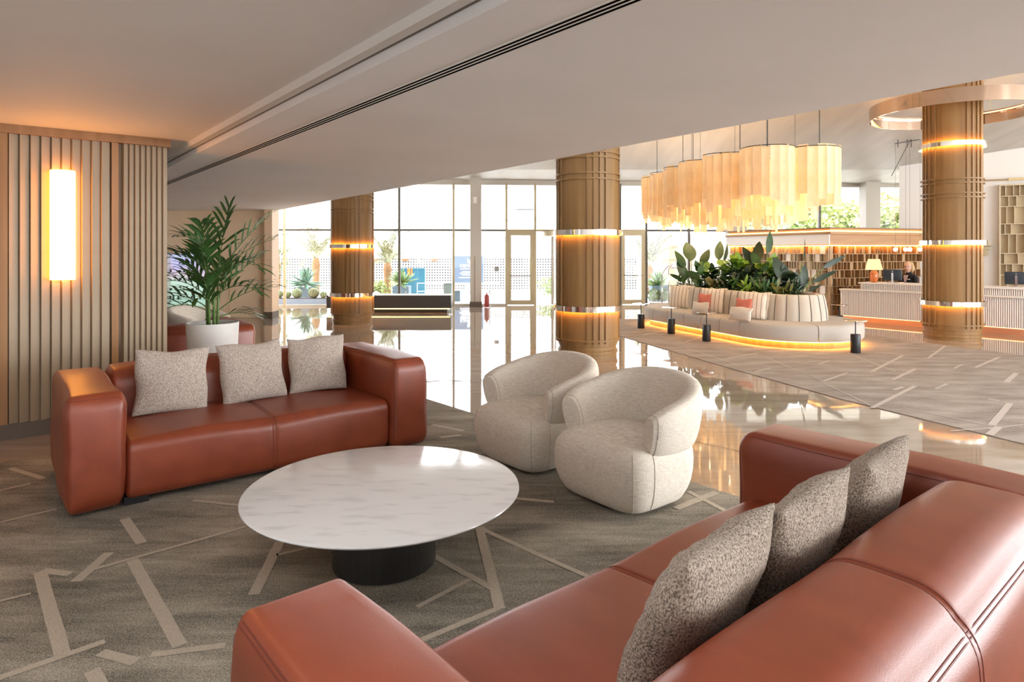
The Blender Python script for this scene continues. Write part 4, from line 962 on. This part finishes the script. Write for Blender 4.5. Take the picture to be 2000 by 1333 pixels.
for s in (-1, 1):
    g.tube([(s*.031+.024*math.cos(a*PI/6), -.113, 1.147+.018*math.sin(a*PI/6)) for a in range(13)], .0028, 5, False); g.tube([(s*.055, -.113, 1.15), (s*.078, -.06, 1.15), (s*.08, .005, 1.145)], .0025, 5)
g.tube([(-.008, -.114, 1.15), (.008, -.114, 1.15)], .0025, 5); g.build('glasses', 'black', head)
hr_ = MB(); rings = []
for i in range(12):
    f = i/11; z = 1.045+.22*f; k = math.sin(PI*(.22+.755*f))**.5
    r = []
    for q in range(24):
        a = 2*PI*q/24; s = math.sin(a); fr_ = max(0, -s); front = fr_ > .45
        rx, ry = .094*k, .108*k
        if front and f < .78: rx *= .80; ry *= .55
        r.append(Vector((rx*math.cos(a)+.004*math.sin(9*a+4*f), .012+ry*s, z)))
    rings.append(r)
hr_.loft(rings).build('hair', 'hair', pe, True)
MB().add([(-.055, -.095, .955), (.055, -.095, .955), (.012, -.118, .78), (-.012, -.118, .78), (-.045, -.03, 1.01), (.045, -.03, 1.01)], [(0, 1, 2, 3), (4, 5, 1, 0)]).build('shirt', 'shirt', pe)
MB().box((.085, -.112, .885), (.05, .012, .016)).build('name_badge', 'white_paint', pe)
st = thing('office_stool', 'plain dark stool under the person behind the reception desk', 'stool', local(pe, (0, .02, 0)), PA)
MB().lathe([(.17, .37), (.18, .375), (.18, .41), (.17, .415)], 24).build('seat', 'black', st, True, angle=40); MB().lathe([(.16, 0), (.16, .015), (.025, .03), (.025, .37)], 20).build('pedestal', 'chrome', st)

# little mobile and globe pendants by the reception
mo = thing('globe_pendant', 'thin black branching pendant with small glowing globes by reception', 'lamp', (8.55, 14.0, 0))
Dm = 14.0
def mp(x, y): return Vector(((x-CX)/F*Dm-8.55, 0, H+(HY-y)/F*Dm))
def cable(*pp, r=.004, nm='rod'): MB().tube([mp(*q) for q in pp], r, 5).build(nm, 'black', mo)
cable((1748, 281), (1806, 271), r=.009); cable((1788, 255), (1741, 344), r=.007)
zc = 3.9; 
for x in (1754, 1772, 1780): cable((x, 269), (x, 288), r=.008)
for x, ya in ((1749, 281), (1769, 277), (1777, 276), (1797, 273)):
    MB().tube([mp(x, ya), mp(x, 484)], .0022, 5).build('cable', 'black', mo); MB().sphere(mp(x, 487.5), .045).build('globe', 'globe_glow', mo, True)
MB().tube([mp(1772, 278), mp(1772, 278)*1+Z*(3.9-mp(1772, 278).z)], .004, 5).build('cable', 'black', mo)

# lattice shelving on the right wall
def on_wall(x):
    r = (x-CX)/F; d = WDIR; t = (r*WA.y-WA.x)/(d.x-r*d.y); return WA+d*t
lw0 = on_wall(1950)
lw = thing('wall_lattice', 'pale oak lattice shelving on the white wall at the right edge', 'shelf', lw0-WNORM*.0, WRZ)
LW_, ZT_ = 3.0, 2.98
MB().box((LW_/2, -.015, 1.5), (LW_, .03, 2.96)).build('back_panel', 'pale_lattice_back', lw)
fr = MB(); fr.box((.015, -.10, 1.5), (.03, .14, 2.96)); fr.box((LW_/2, -.10, ZT_-.01), (LW_, .14, .03)); fr.build('frame', 'pale_lattice', lw)
rows = [2.96, 2.72, 2.49, 2.10, 1.87, 1.44, 1.20, .95, .6, .3, .02]; rnd = random.Random(4)
for z0, z1 in zip(rows[1:], rows):
    MB().box((LW_/2, -.09, z0), (LW_-.04, .12, .016)).build('shelf', 'pale_lattice', lw)
    x = rnd.uniform(.10, .18)
    while x < LW_-.05:
        MB().box((x, -.09, (z0+z1)/2), (.014, .12, z1-z0-.016)).build('divider', 'pale_lattice', lw); x += rnd.choice((.14, .20, .24, .11))
tr = struct('trim_9', on_wall(1985)+Z*3.10-WNORM*.08, WRZ)
MB().tube([(-.9, 0, 0), (1.6, 0, 0)], .018, 8).build('pipe', 'brass', tr); MB().box((.0, -.02, 0), (.30, .05, .06)).build('spot_box', 'brass', tr)
vb = struct('trim_10', on_wall(1927)-WNORM*.08, WRZ); q = MB()
q.box((0, 0, 1.62), (.17, .16, .03)); q.box((0, 0, 1.56), (.14, .12, .06)); q.box((-.02, 0, 1.46), (.08, .08, .14)); q.build('wall_bracket', 'brass_paint', vb)

# ================================================================ FAR LEFT AND FACADE
db = thing('dark_bench', 'long low black bench with a glowing gold underside before the glass', 'bench', (-2.97, 15.9, 0))
MB().box((0, 0, .265), (3.0, .55, .30)).build('body', 'bench_dark', db)
MB().box((0, 0, .422), (3.0, .55, .012)).build('top', 'grey_metal', db)
MB().box((0, 0, .055), (2.8, .42, .11)).build('base', 'black', db)
MB().box((0, -.24, .098), (2.94, .03, .022)).build('led_strip', 'led_soft', db)
for x in (-1.4, -.5, .35, 1.0): MB().tube([(x, .1, .42), (x, .1, .50), (x, .05, .52)], .012, 6).build('spout', 'chrome', db)
fe = thing('fire_extinguisher', 'red fire extinguisher on a chrome stand before the glass', 'extinguisher', (-.665, 17.05, 0))
MB().lathe([(.06, .02), (.065, .03), (.065, .30), (.045, .345), (.02, .355), (.02, .39)], 20).build('cylinder', 'red_paint', fe, True, angle=40)
MB().tube([(0, 0, .39), (.05, 0, .41), (.06, 0, .36)], .012, 6).build('valve', 'black', fe)
MB().tube([(.08, .03, 0), (.08, .03, .46), (.02, .03, .48), (-.02, .03, .46)], .01, 6).build('stand', 'chrome', fe); MB().lathe([(.11, 0), (.11, .012)], 20).build('stand_base', 'chrome', fe)
no = thing('door_notice', 'small grey square notice stuck on the glass left of the door', 'sign', fac(970)+Z*1.0-FN*.012, FRZ); MB().box((0, 0, .0), (.13, .006, .13)).build('plate', 'rail_grey', no); MB().box((0, -.004, .0), (.09, .003, .02)).build('mark', 'grey_metal', no)

ds = thing('display_shelves', 'backlit retail display with glass shelves behind the potted palm', 'shelf', (-7.2, 14.40, 0))
MB().box((0, .12, .77), (.86, .04, 1.30)).build('light_panel', 'backlit', ds)
q = MB(); q.box((-.44, .05, .75), (.03, .2, 1.42)); q.box((.44, .05, .75), (.03, .2, 1.42)); q.box((0, .05, 1.44), (.9, .2, .04)); q.box((0, .05, .06), (.9, .2, .12)); q.build('frame', 'white_paint', ds)
zs = [1.02, .84, .62, .42, .20]
for z in zs: MB().box((0, .02, z), (.84, .17, .012)).build('shelf', 'shelf_glass', ds)
rnd = random.Random(2); tk = []
tv = [MB().lathe([(.016, 0), (.02, .02), (.02, .05), (.008, .065), (.008, .075)], 10).mesh('trinket', 'black'), MB().box((0, 0, .02), (.045, .03, .04)).mesh('trinket', 'black'), MB().lathe([(.02, 0), (.005, .02), (.005, .06), (.018, .075), (.012, .09)], 10).mesh('trinket', 'dark_base')]
nm = ['topmost', 'second', 'middle', 'fourth', 'lowest']
for i, z in enumerate(zs):
    for k in range(9):
        x = -.38+.095*k+rnd.uniform(-.02, .02)
        if rnd.random() < .18: continue
        o = link('trinket', rnd.choice(tv), None, ds.location+Vector((x, .0+rnd.uniform(-.03, .03), z+.006))); tag(o, 'small dark trinket on the %s glass shelf of the backlit display' % nm[i], 'trinket', 'trinkets on the %s display shelf' % nm[i])

# luggage trolley by the bench
lt = thing('luggage_trolley', 'chrome birdcage luggage trolley behind the planter bench', 'trolley', (4.02, 15.9, 0), .2)
MB().rbox((0, 0, .16), (.62, .45, .06), .02, 2, 2).build('deck', 'dark_base', lt, True, angle=40)
for sx in (-.28, .28):
    for sy in (-.19, .19):
        MB().lathe([(.02, .0), (.05, .015), (.05, .085), (.02, .10)], 12).build('wheel', 'black', lt, loc=(sx, sy, 0))
for sy in (-.19, .19):
    MB().tube([(-.28, sy, .18), (-.28, sy, .9)]+[(-.28*math.cos(k*PI/16), sy*math.cos(0)*(1-.9*math.sin(k*PI/16)), .9+.28*math.sin(k*PI/16)) for k in range(17)]+[(.28, sy, .18)], .014, 8).build('hoop', 'chrome', lt, True)
MB().tube([(0, 0, 1.18), (0, 0, 1.25)], .014, 8).build('finial', 'chrome', lt); MB().tube([(-.2, 0, 1.08), (.2, 0, 1.08)], .01, 8).build('hanging_rail', 'chrome', lt)

# ================================================================ OUTSIDE
def sh(x, y, D): return Vector(((x-CX)/F*D, D, H+(HY-y)/F*D))
pw = thing('garden_wall', 'white perforated block wall across the terrace beyond the glass', 'wall', (-3.0, 26, -.03))
MB().box((0, 0, .62), (16, .25, 1.24)).build('perforated_blocks', 'perforated_wall', pw); MB().box((0, 0, 1.75), (16, .3, 1.02)).build('upper_wall', 'white_wall', pw)
for x, lb in ((734, 'bronze bowl wall light left of the others on the terrace wall'), (791, 'bronze bowl wall light in the middle on the terrace wall'), (848, 'bronze bowl wall light right of the others on the terrace wall')):
    t = thing('wall_light', lb, 'lamp', sh(x, 508, 25.7), 0, 'bronze wall lights outside'); MB().lathe([(.02, -.08), (.10, -.03), (.22, .03), (.22, .04)], 20).build('bowl', 'bronze', t, True, angle=50); MB().tube([(0, 0, -.02), (0, .18, -.02)], .02, 6).build('arm', 'bronze', t)
def spike(p, d, l, wd):
    s_ = d.cross(Z if abs(d.z) < .9 else Vector((1, 0, 0))).normalized(); u = s_.cross(d); n = 6; rings = []
    for i in range(n+1):
        f = i/n; k = wd/2*max(.03, math.sin(PI*(f**.7*.96+.04))**.8); c = p+d*(l*f)+u*(-.06*l*f*f)
        rings.append([c+s_*k, c+u*k*.55, c-s_*k, c-u*k*.45])
    return MB().loft(rings)
def agave(label, x, y, D, r, m, box, seed):
    p = sh(x, y, D); r *= 1.2; t = thing('agave', label, 'plant', (p.x, p.y, -.03), 0, 'agaves in planters outside'); rnd = random.Random(seed); zc = p.z-.12
    for k in range(34):
        el = rnd.uniform(-.3, 1.5); az = k*2.4; d = Vector((math.cos(az)*math.cos(el), math.sin(az)*math.cos(el), math.sin(el))); spike(Vector((0, 0, zc)), d, r*rnd.uniform(.9, 1.1), r*.24).build('leaf', m, t, True)
    MB().lathe([(.05, .42), (.06, zc)], 10).build('trunk', 'date_trunk', t)
    MB().box((0, 0, .2), (box[0], .5, .46)).build('planter', 'blue_planter', t); return t
agave('blue green agave in a blue planter left of the far column', 597, 545, 19.6, .46, 'agave_leaf', (.55,), 1)
agave('yellow green agave in a planter right of the far column', 785, 545, 20.2, .42, 'yellow_agave', (.5,), 2)
agave('green agave outside the glass beside the planter bench', 1286, 550, 20.6, .45, 'yellow_agave', (.5,), 3)
def date_palm(label, x, y, D, ln, seed, n=26):
    p = sh(x, y, D); t = thing('date_palm', label, 'tree', (p.x, p.y, -.03), 0, 'date palms on the terrace'); rnd = random.Random(seed)
    MB().lathe([(.13, 0), (.12, p.z*.5), (.15, p.z*.85), (.10, p.z+.05)], 14).build('trunk', 'date_trunk', t, True)
    for k in range(n):
        frond((0, 0, p.z), k*2.4, rnd.uniform(.1, 1.35), ln*1.45*rnd.uniform(.8, 1.1), rnd.uniform(.7, 1.5), 22, .030, .30, seed*50+k, 'date_leaf', 'date_leaf', t, .15)
date_palm('dusty date palm left of the far column', 617, 505, 23, 1.35, 1)
date_palm('date palm with orange trunk right of the far column', 757, 515, 22.5, 1.25, 2)
date_palm('date palm outside beside the planter bench', 1268, 520, 23, 1.2, 3)
def tree(label, x, ytop, D, rad, m, seed, name='leafy_tree', nl=1500, ls=.16, trunk=.07, zmin=.3, group='trees beyond the glass'):
    p = sh(x, ytop, D); t = thing(name, label, 'tree', (p.x, p.y, -.03), 0, group); rnd = random.Random(seed); mb = MB(); zt = p.z
    cl = [(rnd.gauss(0, .45)*rad, rnd.gauss(0, .3)*rad, zmin+(zt-zmin)*rnd.random()**.8) for _ in range(26)]
    for k in range(nl):
        c = rnd.choice(cl); q = Vector(c)+Vector((rnd.gauss(0, .16), rnd.gauss(0, .16), rnd.gauss(0, .14)))*rad
        if q.z > zt: q.z = zt-rnd.random()*.3
        d = Vector((rnd.gauss(0, 1), rnd.gauss(0, 1), rnd.gauss(0, .7))).normalized(); s = d.cross(Vector((rnd.gauss(0, 1), rnd.gauss(0, 1), 1))).normalized()
        mb.add([q, q+d*ls*.5+s*ls*.28, q+d*ls, q+d*ls*.5-s*ls*.28], [(0, 1, 2, 3)])
    tag(mb.build('foliage', m, t), kind='stuff'); b = MB(); b.tube([(0, 0, 0), (.03, 0, zt*.4), (-.02, 0, zt*.85)], [trunk, trunk*.8, trunk*.3], 7)
    for k in range(7): c = cl[k]; b.tube([(0, 0, max(.3, c[2]*.55)), (c[0]*.6, c[1]*.6, c[2]*.8), c], [trunk*.5, trunk*.35, trunk*.15], 5)
    b.build('trunk', 'date_trunk', t)
tree('sparse shrub tree at the left edge of the glass', 545, 455, 20.6, .40, 'shrub_leaf', 61, nl=420, ls=.09, trunk=.03)
tree('low leafy shrub under the date palm right of the far column', 742, 548, 21.6, .40, 'tree_leaf', 62, nl=420, ls=.10, trunk=.03, zmin=.1)
tree('green and orange bush outside behind the door glass', 1082, 540, 21, .5, 'tree_leaf', 69, nl=500, ls=.1, trunk=.03, zmin=.05)
for i, (x, yt, D, rad, m, lb) in enumerate(((1470, 420, 24.5, 1.3, 'tree_leaf', 'leafy tree outside right of the white facade post'), (1500, 405, 31, 1.8, 'dry_leaf', 'yellowing tree outside behind the leafy one'), (1560, 395, 26.5, 1.5, 'tree_leaf', 'leafy tree outside above the lattice block'), (1625, 385, 32, 1.8, 'dry_leaf', 'yellow tree outside above the lattice corner'), (1655, 395, 25, 1.3, 'tree_leaf', 'leafy tree outside left of the second white post'), (1735, 375, 28, 1.5, 'dry_leaf', 'yellow tree outside near the right end of the glass'), (1760, 400, 24, .9, 'tree_leaf', 'leafy tree outside at the right end of the glass'))):
    tree(lb, x, yt, D, rad, m, 70+i, nl=2600, ls=.20, zmin=1.2)
rw = thing('stone_bank', 'warm sandstone bank outside behind the left end of the planter', 'wall', (6.9, 24.5, -.03)); MB().rbox((0, 0, 1.05), (2.6, .8, 2.1), .12, 8, 3, (.05, .2, .1)).build('rock_face', 'sand_stone', rw, True)
bd = thing('planting_bed', 'low dark planting bed along the glass at the left', 'planter', (-6.3, 18.6, 0)); MB().box((0, 0, .05), (3.4, .5, .16)).build('kerb', 'dark_bed', bd); MB().box((0, 0, .135), (3.3, .4, .02)).build('soil', 'soil', bd)
rnd = random.Random(3)
for i, (x, r, lb) in enumerate(((545, .12, 'round grey green cactus at the left end of the bed'), (562, .10, 'small round cactus second from the left in the bed'), (580, .14, 'round cactus left of the blue planter'), (613, .15, 'pale round cactus right of the blue planter'), (632, .10, 'small round cactus at the right end of the bed'))):
    p = sh(x, 585, 18.6); t = thing('round_cactus', lb, 'plant', (p.x, 18.6, .14), 0, 'round cacti in the bed'); MB().loft([[Vector((r*math.sin(PI*(j+.05)/8.1)*(1+.08*math.cos(12*2*PI*i_/48))*math.cos(2*PI*i_/48), r*math.sin(PI*(j+.05)/8.1)*(1+.08*math.cos(12*2*PI*i_/48))*math.sin(2*PI*i_/48), r-r*math.cos(PI*(j+.05)/8.1))) for i_ in range(48)] for j in range(9)]).build('body', 'shrub_leaf' if i != 3 else 'date_leaf', t, True)
for x, lb in ((1278, 'round clipped shrub outside left of the trolley'), (1296, 'round clipped shrub outside behind the trolley')):
    p = sh(x, 585, 19.6); t = thing('clipped_shrub', lb, 'plant', (p.x, 19.6, -.03), 0, 'clipped shrubs outside'); mb = MB()
    for k in range(260):
        d = Vector((rnd.gauss(0, 1), rnd.gauss(0, 1), rnd.gauss(0, 1))).normalized(); q = d*.17+Z*.17; s = d.cross(Vector((.3, .5, 1))).normalized(); mb.add([q, q+d*.03+s*.025, q+d*.06, q+d*.03-s*.025], [(0, 1, 2, 3)])
    tag(mb.build('foliage', 'shrub_leaf', t), kind='stuff'); MB().sphere((0, 0, .17), .165, 14, 10).build('core', 'shrub_leaf', t, True)
td = thing('teal_cabinet', 'teal blue upright board with an orange mark beside the yellow agave', 'sign', sh(806, 552, 22)*1-Z*.0); td.location.z = -.03
zt = sh(806, 524, 22).z+.03
MB().box((0, 0, zt/2), (.84, .14, zt)).build('board', 'teal', td); q = MB(); q.box((-.12, -.075, zt-.12), (.09, .02, .22)); q.box((-.02, -.075, zt-.12), (.05, .02, .22)); q.build('orange_mark', 'orange_paint', td)
sg = thing('hotel_sign', 'pale blue totem sign with white lettering left of the white post', 'sign', sh(916, 525, 23)); sg.location.z = 0
z0, z1 = sh(0, 553, 23).z, sh(0, 500, 23).z
MB().box((0, 0, (z0+z1)/2), (1.02, .08, z1-z0)).build('board', 'sign_blue', sg); MB().box((0, .01, z0/2-.02), (.2, .05, z0)).build('foot', 'rail_grey', sg)
def text(body, loc, size, parent, m, name='lettering'):
    cu = bpy.data.curves.new(name, 'FONT'); cu.body = body; cu.size = size; cu.extrude = .004; cu.align_x = 'CENTER'; cu.align_y = 'CENTER'
    o = bpy.data.objects.new(name, cu); COL.objects.link(o); dg = bpy.context.evaluated_depsgraph_get(); me = bpy.data.meshes.new_from_object(o.evaluated_get(dg)); bpy.data.objects.remove(o)
    me.materials.clear(); me.materials.append(M[m]); k = link(name, me, parent, loc); k.rotation_euler.x = PI/2; return k
zy = lambda y: sh(0, y, 23).z
text('KEMPINS', (0, -.05, zy(520)), .16, sg, 'sign_white')
MB().tube([(.0+.05*math.cos(k*.5)*(1 if k < 7 else -1), -.05, zy(511)+.012*(k-7)) for k in range(14)], .022, 6).build('emblem', 'sign_white', sg)
q = MB()
for y, wd_ in ((525.5, .62), (531, .5), (534, .66), (537.5, .5), (542.5, .70)): q.box((0, -.045, zy(y)), (wd_, .012, .03))
q.build('text_lines', 'sign_white', sg)
for x, y, hh, wd_, m, lb, D in ((875, 578, .50, .26, 'bin_green', 'pale green upright bin outside left of the mullion', 20.5), (892, 592, .32, .22, 'blue_planter', 'low blue grey box outside right of the bin', 19.6)):
    p = sh(x, y, D); t = thing('terrace_bin', lb, 'bin', (p.x, D, -.03)); MB().rbox((0, 0, hh/2), (wd_, .26, hh), .015, 2, 2).build('body', m, t, True, angle=40); MB().box((0, 0, hh+.01), (wd_+.02, .28, .02)).build('lid', 'rail_grey', t)
for nm_, xs, D, zr, lb in (('terrace_rail', (815, 975), 21.5, (.18, .45), 'grey metal handrail outside left of the door'), ('terrace_rail', (990, 1086), 21, (.25, .62), 'grey metal handrail seen through the door'), ('terrace_rail', (1212, 1330), 21.2, (.12, .35, .60), 'grey metal handrail outside right of the middle column')):
    x0, x1 = (xs[0]-CX)/F*D, (xs[1]-CX)/F*D; t = thing(nm_, lb, 'railing', ((x0+x1)/2, D, -.03), 0, 'terrace railings')
    for z in zr: MB().tube([((x0-x1)/2, 0, z), ((x1-x0)/2, 0, z)], .018, 6).build('rail', 'rail_grey', t)
    for k in range(4): xx = (x0-x1)/2+(x1-x0)*k/3; MB().tube([(xx, 0, 0), (xx, 0, zr[-1])], .018, 6).build('post', 'rail_grey', t)
# distant apartment building
bp_ = sh(1024, 440, 55); bl = thing('apartment_building', 'distant pale building with tiled roof above the glass door', 'building', (bp_.x, 55, -.03))
zz = lambda y: H+(HY-y)/F*55
MB().box((0, 0, zz(430)/2), (2.2, 3, zz(430))).build('lower_wall', 'building_wall', bl)
MB().loft([[Vector((x*s, y*s2, z)) for x, y in ((-1, -1), (1, -1), (1, 1), (-1, 1))] for s, s2, z in ((1.45, 2.0, zz(431)), (1.1, 1.5, zz(424)))]).build('tiled_roof', 'roof_tile', bl)
MB().box((.05, .4, (zz(425)+zz(410))/2), (1.5, 2.0, zz(410)-zz(425))).build('penthouse', 'building_grey', bl)
for k in range(4): MB().box((-.5+.36*k, -.62, zz(416)), (.24, .06, .24)).build('window', 'building_glass', bl)
MB().box((.05, .3, zz(408)), (1.9, 2.4, .10)).build('flat_roof', 'building_grey', bl)
MB().box((1.75, 1, zz(400)/2), (1.3, 2.4, zz(400))).build('side_block', 'building_wall', bl)
for k in range(4): MB().box((1.55, -.45, zz(412+9*k)), (.9, .5, .08)).build('balcony', 'building_grey', bl)
